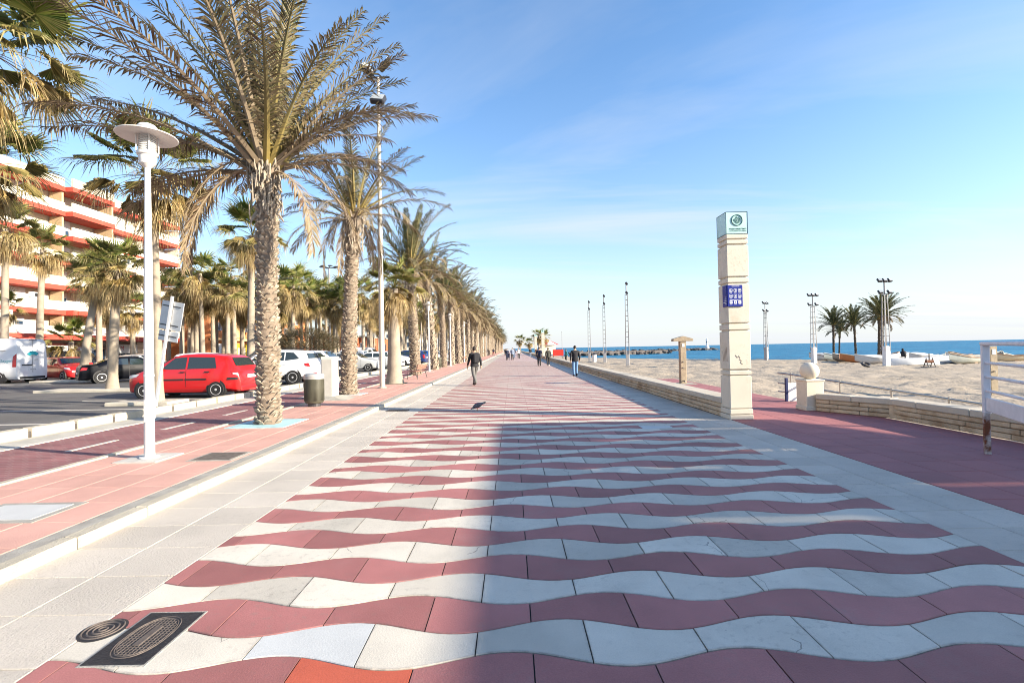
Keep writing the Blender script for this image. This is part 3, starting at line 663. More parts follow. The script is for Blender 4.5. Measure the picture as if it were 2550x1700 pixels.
# floodlight masts on the sand
m_lat = M('galvanised_lattice', (.24, .24, .25), .55, .15, 6, metal=.3)
m_lamp = M('lamp_black', (.03, .03, .035), .4)
m_lens = M('lamp_glass', (.35, .38, .4), .15, spec=.6)
def mast(x, y, h, label, tint, yaw, n=5):
    z = sand_z(x, y) - .05; o = thing('floodlight_mast', (x, y, z), label, 'floodlight mast', 'floodlight masts on the beach', yaw)
    bw_, tw = .20, .11
    MB().box((0, 0, .75), (.39, .34, 1.6), ch=.02).build('base_housing', tint, o)
    L_ = MB()
    for i in (-1, 1):
        for j in (-1, 1): L_.tube((i * bw_, j * bw_ * .8, 1.2), (i * tw, j * tw, h - 1.1), .034, n=5)
    L_.build('corner_bars', m_lat, o)
    k = 1.8
    while k < h - 1.1:
        t = (k - 1.2) / (h - 2.3); a = bw_ + (tw - bw_) * t
        q = MB()
        for i in (-1, 1): q.tube((i * a, -a * .8, k), (i * a, a * .8, k), .018, n=4); q.tube((-a, i * a * .8, k), (a, i * a * .8, k), .018, n=4)
        q.build('rung', m_lat, o); k += .52
    MB().tube((0, 0, h - 1.2), (0, 0, h - .1), .05, n=8).build('top_pole', m_lat, o)
    for zz, xs_ in ((h - .05, (-.42, 0, .42) if n == 5 else (0.05, .3)), (h - .95, (-.38, .38) if n == 5 else (.1, .34))):
        MB().tube((min(xs_) - .1, 0, zz - .1), (max(xs_) + .1, 0, zz - .1), .03, n=6).build('crossbar', m_lat, o)
        for q in xs_:
            xf = Matrix.Translation((q, -.05, zz + .05)) @ Matrix.Rotation(R(-38), 4, 'X') @ Matrix.Rotation(R(12 * q), 4, 'Z')
            l = MB().box((0, 0, 0), (.34, .16, .30), ch=.03, xf=xf).build('floodlight', m_lamp, o)
            MB().box((0, -.085, 0), (.26, .012, .22), xf=xf).build('lens', m_lens, l)
m_boxw = M('mast_box_white', (.74, .72, .70), .6, .1, 3, stain=((.45, .40, .35), 2, .58, .5))
m_boxg = M('mast_box_grey', (.38, .37, .37), .7, .12, 3, stain=((.25, .22, .2), 2, .57, .5))
mast(10.15, 63.5, 7.9, 'thin floodlight mast beside the white litter bin on the sand', m_boxg, R(80), 2)
mast(10.9, 57, 7.9, 'middle of the three floodlight masts between wall and sea', m_boxg, R(80), 2)
mast(11.3, 47.4, 8.1, 'tallest of the three floodlight masts in front of the breakwater', m_boxg, R(80), 2)
mast(29.4, 56, 6.7, 'grey floodlight mast standing alone at the water beyond the pylon', m_boxg, R(35))
mast(29.0, 46.5, 6.6, 'white-based floodlight mast beside the first beach palm', m_boxw, R(10))
mast(28.6, 37, 6.6, 'white-based floodlight mast in front of the last beach palm', m_boxw, R(5))

# boats drawn up on the sand
def hull(mb, L, B, D, rise, mi=0, n=12, inner=True):
    st = []
    for k in range(n + 1):
        t = k / n; x = -L / 2 + L * t
        b = B / 2 * (min(1, (1 - t) / .42) ** .62) * (.86 + .14 * min(1, t / .3)); z1 = D + rise * (max(0, t - .35) / .65) ** 2 + .06 * (max(0, .3 - t) / .3)
        kz = .10 * max(0, (t - .75) / .25) ** 2 * 3
        st.append((x + .18 * (t > .98), max(b, .015), z1, kz))
    for s_ in (1, -1):
        rows = [[(x, s_ * b * f, kz + (z1 - kz) * g) for f, g in ((0, 0), (.45, .04), (.78, .28), (.95, .66), (1, 1))] for x, b, z1, kz in st]
        mb.grid(lambda u, v, rows=rows: rows[round(u * n)][round(v * 4)], n, 4, mi)
    mb.add([(st[0][0], s_ * st[0][1] * f, st[0][3] + (st[0][2] - st[0][3]) * g) for s_, f, g in ((1, 1, 1), (1, .95, .66), (1, .78, .28), (1, .45, .04), (-1, .45, .04), (-1, .78, .28), (-1, .95, .66), (-1, 1, 1))], [tuple(range(8))], mi)
    return st
m_bwht = M('boat_white', (.60, .59, .565), .45, .08, 3, stain=((.45, .42, .36), 2, .58, .4)); m_bbrn = M('boat_wood', (.30, .17, .09), .6, .2, 5)
m_bor = M('boat_orange', (.50, .18, .06), .5, .15, 4); m_bgr = M('boat_greygreen', (.45, .47, .42), .5, .1, 3); m_bdk = M('boat_dark', (.06, .055, .055), .6); m_tarp = M('boat_tarp', (.55, .54, .52), .75, .12, 2.5, 1.2, 6); m_bcream = M('boat_cream', (.60, .50, .34), .55, .12, 4)
def boat(name, x, y, L, yaw, body, label, trim=None, cover=None, motor=False, B=None, D=.46, turned=False):
    z = sand_z(x, y, False) + .03; o = thing(name, (x, y, z), label, 'boat', 'boats drawn up on the sand', R(yaw)); B = B or L * .33
    if turned:
        mb = MB(); st = hull(mb, L, B, D, .10); mb.v = [(a, b, .02 + D * 1.05 - c) for a, b, c in mb.v]; mb.f = [f[::-1] for f in mb.f]
        mb.build('hull', body, o, 50); MB().box((-.1 * L, 0, D * 1.03), (L * .7, .06, .05)).build('keel', trim or body, o); return
    mb = MB(); st = hull(mb, L, B, D, .38); mb.build('hull', body, o, 50)
    for s_ in (1, -1): MB().path([(a, s_ * b, c) for a, b, c, k in st], .04, 6).build('gunwale', trim or body, o, 50)
    MB().box((-.05 * L, 0, .02), (L * .72, .05, .10)).build('keel', trim or m_bbrn, o)
    if cover:
        n = len(st) - 1
        mb = MB(); mb.grid(lambda u, v: (st[round(u * n)][0], st[round(u * n)][1] * 1.05 * (2 * v - 1), st[round(u * n)][2] - .05 + (.30 * math.sin(math.pi * min(1, u * 1.1)) ** .5 if u < .92 else 0) * (1 - abs(2 * v - 1) ** 2) + .04 * math.sin(9 * u + 5 * v)), n, 8); mb.build('cover', cover, o, 60)
    else:
        n = len(st) - 1
        MB().grid(lambda u, v: (st[round(u * n)][0] * .97, st[round(u * n)][1] * .9 * (2 * v - 1), .30), n, 2).build('floor', m_bgr, o)
        for t in (.3, .55): k = int(t * n); MB().box((st[k][0], 0, st[k][2] - .12), (.22, st[k][1] * 1.9, .04)).build('thwart', trim or m_bbrn, o)
    if motor:
        MB().box((-L / 2 - .12, 0, D + .32), (.42, .34, .46), ch=.08).build('outboard_motor', m_bwht, o); MB().box((-L / 2 - .12, 0, D + .58), (.36, .30, .10), ch=.03).build('motor_cowl', m_bdk, o)
        MB().tube((-L / 2 - .15, 0, .1), (-L / 2 - .15, 0, D + .2), .06).build('motor_leg', m_bdk, o)
    for s_ in (-1, 1): MB().box((-.15 * L, s_ * B * .25, .02), (.3, .18, .16)).build('prop_block', m_bbrn, o)
boat('skiff', 33.5, 52, 2.45, 160, m_bwht, 'small white boat at the far end of the row by the mast', m_bbrn, m_tarp)
boat('rowing_boat', 33.2, 49.4, 3.13, 195, m_bgr, 'grey white rowing boat beneath the first beach palm', m_bwht)
boat('rowing_boat', 32.4, 47, 3.26, 200, m_bdk, 'dark hulled rowing boat with white gunwale among the beach palms', m_bwht)
boat('fishing_boat', 32.7, 45, 3.81, 172, m_bor, 'long orange and cream boat with outboard motor under the palms', m_bcream, None, True)
boat('covered_boat', 31.0, 41, 3.54, 178, m_tarp, 'white sheeted boat behind the nearer white-based mast', m_bwht, m_tarp)
boat('covered_boat', 34.1, 43.4, 3.13, 10, m_tarp, 'white sheeted boat beside the seated figure', m_bwht, m_tarp)
boat('overturned_boat', 31.2, 38, 3.67, 175, m_bwht, 'overturned white boat lying behind the rusty winch', m_bgr, turned=True, D=.5)
boat('overturned_boat', 35.6, 40.4, 3.26, 184, m_tarp, 'overturned pale boat at the far side of the winch', m_bwht, turned=True, D=.55)
boat('skiff', 44.6, 50, 2.58, 20, m_bwht, 'small white boat near the waterline behind the overturned boats', m_bgr)
boat('rowing_boat', 36.6, 39, 3.40, 195, m_bgr, 'pale green rowing boat resting on its keel at the row end', m_bbrn)
boat('rowing_boat', 42, 45, 3.13, 190, m_bcream, 'cream wooden boat seen above the pale green one', m_bbrn)
boat('skiff', 46, 46, 2.86, 30, m_bwht, 'white boat seen through the white railing', m_bcream)
boat('skiff', 48.5, 47.0, 3.0, 200, m_bwht, 'white boat at the picture edge behind the railing rails', m_bgr)
boat('rowing_boat', 39.6, 42.2, 3.2, 178, m_bwht, 'white rowing boat with grey gunwale behind the overturned pair', m_bgr)
boat('skiff', 36.8, 47.5, 2.8, 15, m_bwht, 'small white boat just behind the seated figure', m_bbrn)
boat('covered_boat', 39.6, 47.0, 3.0, 185, m_tarp, 'sheeted boat near the water between the palms and the railing', m_bwht, m_tarp)
boat('skiff', 42.5, 41.5, 2.9, 170, m_bcream, 'cream skiff beside the pale green rowing boat', m_bbrn)
o = thing('boat_winch', (29.3, 34, sand_z(29.3, 34, False)), 'rusty iron boat winch standing on the sand', 'winch'); o.scale = (.72, .72, .8)
for s_ in (-1, 1): MB().path([(s_ * .35, -.3, 0), (s_ * .3, 0, .85), (s_ * .35, .3, 0)], .045, 6).build('leg', m_bdk, o)
MB().tube((-.36, 0, .55), (.36, 0, .55), .14, n=12).build('drum', M('rust', (.16, .06, .03), .8, .3, 10), o); MB().tube((-.02, 0, .5), (-.02, 0, 1.25), .05).build('lever', m_bdk, o)
MB().box((0, 0, .04), (1.1, .8, .08)).build('sledge', m_bdk, o)
o = thing('tyre_buoy', (26.6, 36.4, sand_z(26.6, 36.4, False)), 'black tyre lying against the mast foot on the sand', 'tyre')
MB().path([(.24 * math.cos(2 * math.pi * k / 20), .22 * math.sin(2 * math.pi * k / 20), .20 + .12 * math.sin(2 * math.pi * k / 20)) for k in range(21)], .09, 8, cap=False).build('tyre', m_bdk, o, 60)
o = thing('litter_bin', (10.25, 60.5, sand_z(10.25, 60.5, False)), 'white litter bin with dark lid leaning beside the thin mast', 'litter bin')
MB().lathe([(.24, 0), (.30, .95)], 14).build('body', m_white, o, 40); MB().lathe([(.32, .93), (.33, 1.02), (.1, 1.1), (0, 1.1)], 14).build('lid', m_lamp, o, 40)
o = thing('beach_hoarding', (8.15, 86, -.2), 'bright red board standing on the sand beyond the walkers', 'board')
MB().box((0, 0, 1.0), (1.9, .12, 1.1)).build('board', M('red_board', (.62, .03, .02), .5, .06, 2), o)
for s_ in (-.85, .85): MB().box((s_, .1, .5), (.10, .10, 1.1)).build('post', m_dkgrey, o)
o = thing('flag_pole', (9.0, 87, -.2), 'thin grey pole rising beside the red board', 'pole')
MB().tube((0, 0, 0), (0, 0, 4.6), .05, .03).build('pole', m_lat, o); MB().lathe([(.07, 4.6), (.07, 4.7), (0, 4.74)], 8).build('cap', m_lat, o)
# ---------------------------------------------------------------- palms
m_frond = M('date_frond', (1, 1, 1), .6, .18, 4, attr=True, trans=.18, spec=.3)
m_fan = M('fan_leaf', (1, 1, 1), .6, .2, 5, attr=True, trans=.36, spec=.3)
m_boot = M('date_trunk', (.20, .155, .115), .9, .35, 5, 1.4, 30, speck=.3)
m_boot2 = M('date_leaf_base', (.335, .28, .215), .9, .5, 7, 1.0, 40, speck=.3)
m_fibre = M('palm_fibre', (.33, .28, .22), .95, .3, 8, 1.5, 30)
m_fant = M('fan_trunk', (.29, .245, .19), .85, .2, 3, .9, 14, speck=.2)
m_dkbark = M('dark_palm_bark', (.12, .09, .065), .9, .3, 5, 1.2, 20)
class Geo:
    """plain arrays of vertices, faces and vertex colours"""
    def __init__(s): s.v = []; s.f = []; s.c = []
    def add(s, v, f, c):
        o = len(s.v); s.v += v; s.f += [tuple(o + i for i in q) for q in f]; s.c += c
    def merge(s, g, mat):
        o = len(s.v); a = np.array(g.v) @ np.array(mat.to_3x3()).T + np.array(mat.translation)
        s.v += a.tolist(); s.f += [tuple(o + i for i in q) for q in g.f]; s.c += g.c
    def mesh(s, name, mat):
        me = bpy.data.meshes.new(name); me.from_pydata(s.v, [], s.f); me.materials.append(mat)
        a = me.color_attributes.new('Col', 'FLOAT_COLOR', 'POINT'); c = np.ones((len(s.c), 4), np.float32); c[:, :3] = s.c; a.data.foreach_set('color', c.ravel()); me.update(); return me
def lerp3(a, b, t): return tuple(a[i] + (b[i] - a[i]) * t for i in range(3))
GREEN, OLIVE, STRAW, BROWN, GREY = (.045, .07, .022), (.11, .115, .04), (.31, .235, .14), (.115, .068, .045), (.28, .225, .165)
YEL = (.42, .32, .06)

def date_frond(L, e0, droop, pairs, age, r, wind=0., width=.030, pw=1.35):
    """frond in the x-z plane starting at the origin; age 0 green .. 1 dead"""
    g = Geo(); n = 12; p = Vector((0, 0, 0)); pts = []; tans = []
    side_b = r.uniform(-.25, .25) + wind
    for k in range(n + 1):
        t = k / n; e = e0 - droop * t ** pw; t_ = Vector((math.cos(e), side_b * t * .55, math.sin(e))).normalized(); pts.append(p.copy()); tans.append(t_); p = p + t_ * (L / n)
    # rachis
    vs_ = []; cs = []
    for k in range(n + 1):
        t = k / n; rad = L * (.011 * (1 - t) ** 1.2 + .0012); sd = tans[k].cross(Vector((0, 0, 1)));
        if sd.length < .1: sd = Vector((0, 1, 0))
        sd.normalize(); up = sd.cross(tans[k])
        col = lerp3(lerp3(YEL, OLIVE, min(1, t * 2)) if age < .65 else GREY, STRAW, .35)
        for a, b in ((1.4, 0), (0, .9), (-1.4, 0), (0, -.9)): vs_.append(tuple(pts[k] + sd * rad * a + up * rad * b)); cs.append(col)
    F = [(k * 4 + i, k * 4 + (i + 1) % 4, k * 4 + 4 + (i + 1) % 4, k * 4 + 4 + i) for k in range(n) for i in range(4)]
    g.add(vs_, F, cs)
    for q in range(pairs):
        t = .13 + .87 * (q + r.random() * .6) / pairs
        k = min(int(t * n), n - 1); f = t * n - k; b = pts[k].lerp(pts[k + 1], f); tn = tans[k].lerp(tans[k + 1], f).normalized()
        sd = tn.cross(Vector((0, 0, 1)))
        if sd.length < .15: sd = Vector((0, 1, 0))
        sd.normalize(); up = sd.cross(tn)
        ll = L * .125 * (math.sin(math.pi * (.12 + .80 * t)) ** .7) * r.uniform(.8, 1.15) + .05
        fw = .55 + .75 * t + r.uniform(-.12, .12)
        for s_ in (-1, 1):
            vee = .42 + r.uniform(-.25, .25)
            d = (tn * fw + sd * s_ * .85 + up * vee).normalized()
            dr = (.10 + .55 * age * r.uniform(.4, 1.5)) * ll
            m_ = b + d * ll * .5 + Vector((0, 0, -dr * .25)); tip = b + d * ll * r.uniform(.85, 1.05) + Vector((r.uniform(-.04, .04), r.uniform(-.04, .04), -dr))
            w_ = d.cross(up).normalized().lerp(up, r.uniform(-.35, .35)) * width * .5 * (L / 4) ** .5
            dry = min(1, max(0, age + r.uniform(-.28, .28)))
            c0 = lerp3(lerp3(GREEN, OLIVE, r.random()), STRAW if r.random() < .72 else BROWN, dry); c1 = lerp3(c0, STRAW if r.random() < .6 else BROWN, .35 + .35 * dry)
            g.add([tuple(b - w_ * .35), tuple(b + w_ * .35), tuple(m_ + w_), tuple(tip), tuple(m_ - w_)], [(0, 1, 2, 4), (4, 2, 3)], [c0, c0, c0, c1, c0])
    return g

def crown_plan(nf, r, dead=10, upright=1.0):
    """(azimuth, elevation, droop, age, length factor) for the fronds of a date palm"""
    out = []
    for k in range(nf):
        t = (k + .5) / nf; az = k * 2.39996 + r.uniform(-.25, .25)
        e = R(86 - 92 * t ** 1.15 * upright + r.uniform(-7, 7)); dr = R(28 + 48 * t + r.uniform(-10, 14))
        out.append((az, e, dr, min(.9, .22 + .58 * t + r.uniform(-.15, .15)), r.uniform(.86, 1.08) * (.82 + .18 * math.sin(math.pi * min(1, t * 1.3)))))
    for k in range(dead):
        out.append((r.uniform(0, 6.28), R(r.uniform(0, 30)), R(r.uniform(90, 112)), r.uniform(.965, 1.05), r.uniform(.55, .78)))
    return out

def boots(trunk_r, z0, z1, per, dz, r, big=1.):
    """old leaf bases spiralling up a date palm trunk"""
    mb = MB(); z = z0; row = 0
    while z < z1:
        for k in range(per):
            a = 2 * math.pi * (k + .5 * (row % 2)) / per + r.uniform(-.22, .22) + row * .11; zz = z + r.uniform(-.5, .5) * dz; rr = trunk_r(zz)
            w_ = math.pi * rr / per * r.uniform(.7, 1.45); h = dz * r.uniform(.7, 1.35) * big; out = .055 * big * r.uniform(.35, 1.7)
            c, s_ = math.cos(a), math.sin(a)
            Q = lambda rad, t, q: (rad * c - t * s_, rad * s_ + t * c, q)
            mb.add([Q(rr - .02, -w_, zz), Q(rr - .02, w_, zz), Q(rr + out * .7, w_ * .72, zz + h * .55), Q(rr + out, w_ * .25, zz + h), Q(rr + out, -w_ * .25, zz + h), Q(rr + out * .7, -w_ * .72, zz + h * .55), Q(rr - .04, 0, zz + h * 1.02)],
                   [(0, 1, 2, 5), (5, 2, 3, 4), (2, 6, 3), (4, 3, 6), (5, 4, 6), (1, 6, 2), (0, 5, 6)])
        z += dz; row += 1
    return mb

def date_trunk(o, H, r0, r1, r, fine=True, lean=(0, 0)):
    rad = lambda z: (r0 * 1.0 + .0) * (1 - min(1, z / H)) ** .8 * .0 + (r0 + (r1 - r0) * min(1, max(0, z) / (H * .55))) * (1 + .25 * max(0, (z - H * .86) / (H * .14))) * (1 + .10 * max(0, 1 - z / .4))
    n = 14
    core = MB(); core.path([(lean[0] * (k / n) ** 1.5, lean[1] * (k / n) ** 1.5, -.1 + (H + .1) * k / n) for k in range(n + 1)], [rad(H * k / n) * .95 for k in range(n + 1)], 14)
    core.build('trunk', m_boot, o, 60)
    bt = boots(rad, .02, H * .84, 12 if fine else 9, .105 if fine else .19, r, .72 if fine else 1.2)
    bt.v = [(x + lean[0] * (max(0, z) / H) ** 1.5, y + lean[1] * (max(0, z) / H) ** 1.5, z) for x, y, z in bt.v]
    tag(bt.build('leaf_bases', m_boot2, o), kind='stuff')
    # fibrous sheath with cut stubs below the crown
    st = MB()
    for k in range(150 if fine else 60):
        a = r.uniform(0, 6.28); z = H * r.uniform(.80, .995); rr = rad(z) * .92; c, s_ = math.cos(a), math.sin(a); l = r.uniform(.18, .45)
        px, py = lean[0] * (z / H) ** 1.5, lean[1] * (z / H) ** 1.5
        st.path([(px + rr * c, py + rr * s_, z), (px + (rr + l * .35) * c, py + (rr + l * .35) * s_, z + l * .45 * r.choice((-1, 1, 1))), (px + (rr + l * .42) * c, py + (rr + l * .42) * s_, z + l * r.uniform(-.9, .9))], [.035, .022, .006], 4)
    tag(st.build('dead_sheaths', m_fibre, o), kind='stuff')

def date_palm_parts(o, H, L, r, nf, pairs, dead, plan=None, lean=(0, 0), r0=.29, r1=.26):
    date_trunk(o, H, r0, r1, r, True, lean)
    for (az, e, dr, age, lf) in (plan or crown_plan(nf, r, dead)):
        g = date_frond(L * lf, e, dr, pairs, age, r, width=.034, pw=.42 if age > .96 else 1.35)
        f = obj('frond', g.mesh('frond', m_frond), o, (lean[0] + .16 * math.cos(az), lean[1] + .16 * math.sin(az), H - .10 + r.uniform(-.12, .2) + (.12 if e > 1 else 0))); f.rotation_euler.z = az

# nearest date palm: the fronds whose direction the photograph shows are set by hand, the rest fill the crown
r = random.Random(21)
plan = []
for az, e, dr, age, lf in ((172, 34, 26, .72, 1.22), (178, 24, 30, .78, 1.18), (186, 48, 34, .62, 1.12), (160, 15, 34, .82, 1.02), (196, 60, 30, .55, 1.05), (168, 8, 40, .86, .95),
                           (8, 60, 34, .60, .98), (-6, 50, 36, .66, .92), (14, 42, 30, .66, .86), (-12, 34, 40, .72, .74), (4, 68, 34, .55, 1.05), (20, 22, 40, .78, .70),
                           (176, 24, 108, .98, .74), (192, 10, 98, 1.0, .70), (2, 28, 112, .98, .74), (-24, 12, 100, 1.0, .6), (204, 18, 102, 1.0, .58)):
    plan.append((R(az), R(e), R(dr), age, lf))
for k in range(40):
    t = (k + .5) / 40; az = k * 2.39996 + 1.3 + r.uniform(-.2, .2)
    plan.append((az, R(88 - 62 * t ** 1.2 + r.uniform(-6, 6)), R(20 + 32 * t + r.uniform(-8, 12)), min(.85, .36 + .45 * t + r.uniform(-.15, .18)), r.uniform(.98, 1.18) * (1 - .22 * max(0, math.cos(az)) * t)))
hero = thing('date_palm', (-5.43, 10.75, ZS), 'date palm in front, its trunk rising from a pale blue painted square', 'palm tree', 'date palms along the sidewalk')
date_palm_parts(hero, 5.72, 4.25, r, 0, 66, 0, plan, r0=.245, r1=.205)
r = random.Random(34)
p2 = thing('date_palm', (-6.0, 17.7, ZS), 'second date palm from the front, beside the pale cabinet', 'palm tree', 'date palms along the sidewalk')
date_palm_parts(p2, 6.55, 3.7, r, 34, 54, 5, lean=(.28, 0), r0=.29, r1=.22)

# row of date palms behind: three crown shapes shared by all
crowns = []
for k in range(4):
    r = random.Random(50 + k); G_ = Geo()
    for (az, e, dr, age, lf) in crown_plan(40, r, (7, 5, 3, 6)[k], (1, .85, .95, 1.1)[k]):
        g = date_frond(3.7 * lf, e, dr, 42, min(1, max(0, age + (.0, -.12, -.28, .08)[k])) if age < .9 else age, r, width=.05, pw=.45 if age > .9 else 1.35); G_.merge(g, Matrix.Translation((.15 * math.cos(az), .15 * math.sin(az), r.uniform(-.1, .15))) @ Matrix.Rotation(az, 4, 'Z'))
    crowns.append(G_.mesh('crown', m_frond))
gcrowns = []
for k in range(2):
    r = random.Random(70 + k); G_ = Geo()
    for (az, e, dr, age, lf) in crown_plan(44, r, 3, .9):
        g = date_frond(3.9 * lf, e, dr * .9, 40, max(0, age - .5) if age < .9 else age, r, width=.075); G_.merge(g, Matrix.Translation((.12 * math.cos(az), .12 * math.sin(az), 0)) @ Matrix.Rotation(az, 4, 'Z'))
    gcrowns.append(G_.mesh('crown', m_frond))
tr_proto = []
for k in range(3):
    t_ = bpy.data.objects.new('tmp', None); C.objects.link(t_); date_trunk(t_, 6.2, .29, .23, random.Random(60 + k), k == 0, (.2 * (k - 1), 0)); tr_proto.append((t_, (.2 * (k - 1), 0)))
def row_date_palm(x, y, z, h, label, group, rz, s=1., kind=None, name='date_palm'):
    k = rng.randrange(3) if kind is None else kind
    o = thing(name, (x, y, z), label, 'palm tree', group, rz); t_, ln = tr_proto[k]; hz = h / 6.2
    for ch in t_.children:
        c = ch.copy(); C.objects.link(c); c.parent = o; c.scale = (s, s, hz)
    cr_ = obj('crown', crowns[rng.randrange(4)], o, (ln[0] * s, ln[1] * s, h - .05)); cr_.scale = (s, s, s * rng.uniform(.92, 1.1)); cr_.rotation_euler.z = rng.uniform(0, 6.28)
    o.rotation_euler = (rng.gauss(0, .022), rng.gauss(0, .022), rz); return o
ys_row = [31.3, 38.6, 43.7, 49.6, 55.5, 61.5] + [67.5 + 6.1 * k for k in range(39)]
for k, y in enumerate(ys_row):
    lab = f'date palm on the sidewalk, {ORD[k + 2]} counting from the front' if k < 10 else 'date palm in the far end of the sidewalk row'
    row_date_palm(-6.15 + rng.uniform(-.15, .15), y + rng.uniform(-.4, .4), ZS, rng.uniform(6.1, 7.3) if k else 6.7, lab, 'date palms along the sidewalk' if k < 10 else 'far date palms of the sidewalk row', rng.uniform(0, 6.28), rng.uniform(1.0, 1.28))
for k, (px, d, h, s_, lab) in enumerate(((2075, 62, 4.6, .72, 'first beach palm beside the white-based mast'), (2088, 64, 4.0, .62, 'short beach palm half hidden behind the first one'), (2131, 60, 4.5, .72, 'beach palm standing between two neighbours above the orange boat'),
                                         (2187, 56, 4.6, .8, 'slim beach palm close behind the last one'), (2196, 54, 4.7, .82, 'last beach palm of the group, behind the nearer mast'))):
    x = (px - 1275) / 1204 * d
    o = row_date_palm(x, d, sand_z(x, d, False), h + .3, lab, 'palms on the beach', rng.uniform(0, 6), s_)
    for ch in o.children:
        if ch.name.startswith('crown'): ch.data = gcrowns[k % 2]
        else: ch.scale = (s_ * .62, s_ * .62, ch.scale.z); ch.data = ch.data.copy(); ch.data.materials[0] = m_dkbark
for t_, _ in tr_proto:
    for ch in list(t_.children): bpy.data.objects.remove(ch)
    bpy.data.objects.remove(t_)

# fan palms
def fan_leaf(rot, pet, Rb, nseg, span, age, r, droop=.25, fold=.10):
    """fan leaf turned by rot: arching petiole, pleated blade, long tips that hang under their own weight; age 0 green .. 1 dead"""
    g = Geo(); n = 5; pts = []; p = Vector((0, 0, 0)); e = 0.
    for k in range(n + 1):
        pts.append(p.copy()); e = -droop * (k / n); p = p + Vector((math.cos(e), 0, math.sin(e))) * (pet / n)
    pc = lerp3((.16, .15, .045), BROWN, min(1, age)); vs_ = []; cs = []
    for k in range(n + 1):
        w_ = .022 * (1 - .5 * k / n)
        for a, b in ((1, 0), (0, .5), (-1, 0), (0, -.5)): vs_.append(tuple(rot @ Vector((pts[k].x, a * w_, pts[k].z + b * w_)))); cs.append(pc)
    g.add(vs_, [(k * 4 + i, k * 4 + (i + 1) % 4, k * 4 + 4 + (i + 1) % 4, k * 4 + 4 + i) for k in range(n) for i in range(4)], cs)
    hub = pts[-1]; da = span / nseg; e1 = -droop * 1.3
    ax = Vector((math.cos(e1), 0, math.sin(e1))); up = Vector((-ax.z, 0, ax.x)); W = lambda q: rot @ q
    def P(a, rad, lift): return W(hub + ax * (rad * math.cos(a)) + Vector((0, 1, 0)) * (rad * math.sin(a)) + up * lift)
    hubw = W(hub); DOWN = Vector((0, 0, -1))
    for k in range(nseg):
        a0 = -span / 2 + da * k; a1 = a0 + da; am = (a0 + a1) / 2
        ln = Rb * (.80 + .20 * math.cos(am * .8)) * r.uniform(.82, 1.15); ri = ln * (.52 if age < .3 else .42 if age < .75 else .30)
        p0, p1, p2 = P(a0, ri, -fold * ri * .6), P(am, ri * 1.05, fold * ri), P(a1, ri, -fold * ri * .6)
        sag = ri * .30 * (abs(math.sin(am)) * .4 + age * .5); p0.z -= sag; p1.z -= sag; p2.z -= sag
        d = (p1 - hubw).normalized(); f = min(1, max(.08, .12 + .95 * age * r.uniform(.55, 1.25)))
        rest = ln - ri; j = Vector((r.uniform(-.12, .12), r.uniform(-.12, .12), 0))
        m_ = p1 + (d.lerp(DOWN, f * .55) + j).normalized() * rest * .5; tip = m_ + (d.lerp(DOWN, f) + j * 1.5).normalized() * rest * (.55 + .5 * age * r.random())
        wv = (p2 - p0) * .30; dry = min(1, max(0, age + r.uniform(-.25, .25)))
        c0 = lerp3(lerp3((.06, .12, .02), (.20, .23, .045), r.random()), lerp3((.56, .41, .17), BROWN, r.random() ** 1.6 * .9), dry)
        tipc = lerp3(c0, (.64, .51, .30) if r.random() < .7 else BROWN, .35 + .5 * dry if dry > .2 else .22)
        g.add([tuple(hubw), tuple(p0), tuple(p1), tuple(p2), tuple(m_ - wv), tuple(m_ + wv), tuple(tip)], [(0, 1, 2), (0, 2, 3), (1, 4, 5, 3), (4, 6, 5)], [c0, c0, c0, c0, lerp3(c0, tipc, .5), lerp3(c0, tipc, .5), tipc])
    return g
def leaf_kind(age): return (R(235), .3) if age < .34 else (R(195), .5) if age < .72 else (R(125), .45)
def fan_plan(r, ng, nd, skirt):
    out = []
    for k in range(ng):
        t = (k + .5) / ng; out.append((k * 2.39996 + r.uniform(-.3, .3), R(80 - 85 * t + r.uniform(-8, 8)), .12 + .7 * max(0, t - .25) + r.uniform(-.15, .2), r.uniform(.9, 1.15), .25 + .25 * t))
    for k in range(nd):
        out.append((r.uniform(0, 6.28), R(r.uniform(-62, 0)), r.uniform(.72, 1.05), r.uniform(.85, 1.1), .5))
    for k in range(skirt):
        out.append((r.uniform(0, 6.28), R(r.uniform(-86, -66)), r.uniform(.9, 1.1), r.uniform(.7, .95), .25))
    return out
def fan_trunk(o, H, r0, r1, lean, r, flare=1.35):
    n = 16; c = lambda t: (lean[0] * t ** 1.4, lean[1] * t ** 1.4)
    mb = MB(); pts = []; rad = []
    m = int(max(20, H / .085))
    for k in range(m + 1):
        t = k / m; z = H * t; pts.append((*c(t), z - .05)); rad.append((r0 + (r1 - r0) * t) * (1 + (flare - 1) * max(0, 1 - z / .7) ** 1.6) * (1.012 if k % 2 else .99))
    mb.path(pts, rad, n); return mb.build('trunk', m_fant, o, 70)
def fan_palm(x, y, z, H, label, seed, r0=.22, r1=.14, lean=(0, 0), ng=20, nd=14, skirt=14, s=1., group='fan palms', parts=True):
    r = random.Random(seed); o = thing('fan_palm', (x, y, z), label, 'palm tree', group)
    fan_trunk(o, H, r0, r1, lean, r)
    for (az, e, age, lf, dr) in fan_plan(r, ng, nd, skirt):
        span, dr_ = leaf_kind(age); sc_ = lf * s * 1.17
        rot = Euler((r.uniform(-.5, .5), -e, az)).to_matrix()
        g = fan_leaf(rot, (1.05 if age < .72 else .8) * sc_, .98 * sc_, 36 if age < .72 else 24, span, age, r, dr_)
        obj('leaf', g.mesh('leaf', m_fan), o, (lean[0], lean[1], H - .05 + (0 if e > -1 else -r.uniform(0, .5))))
    return o
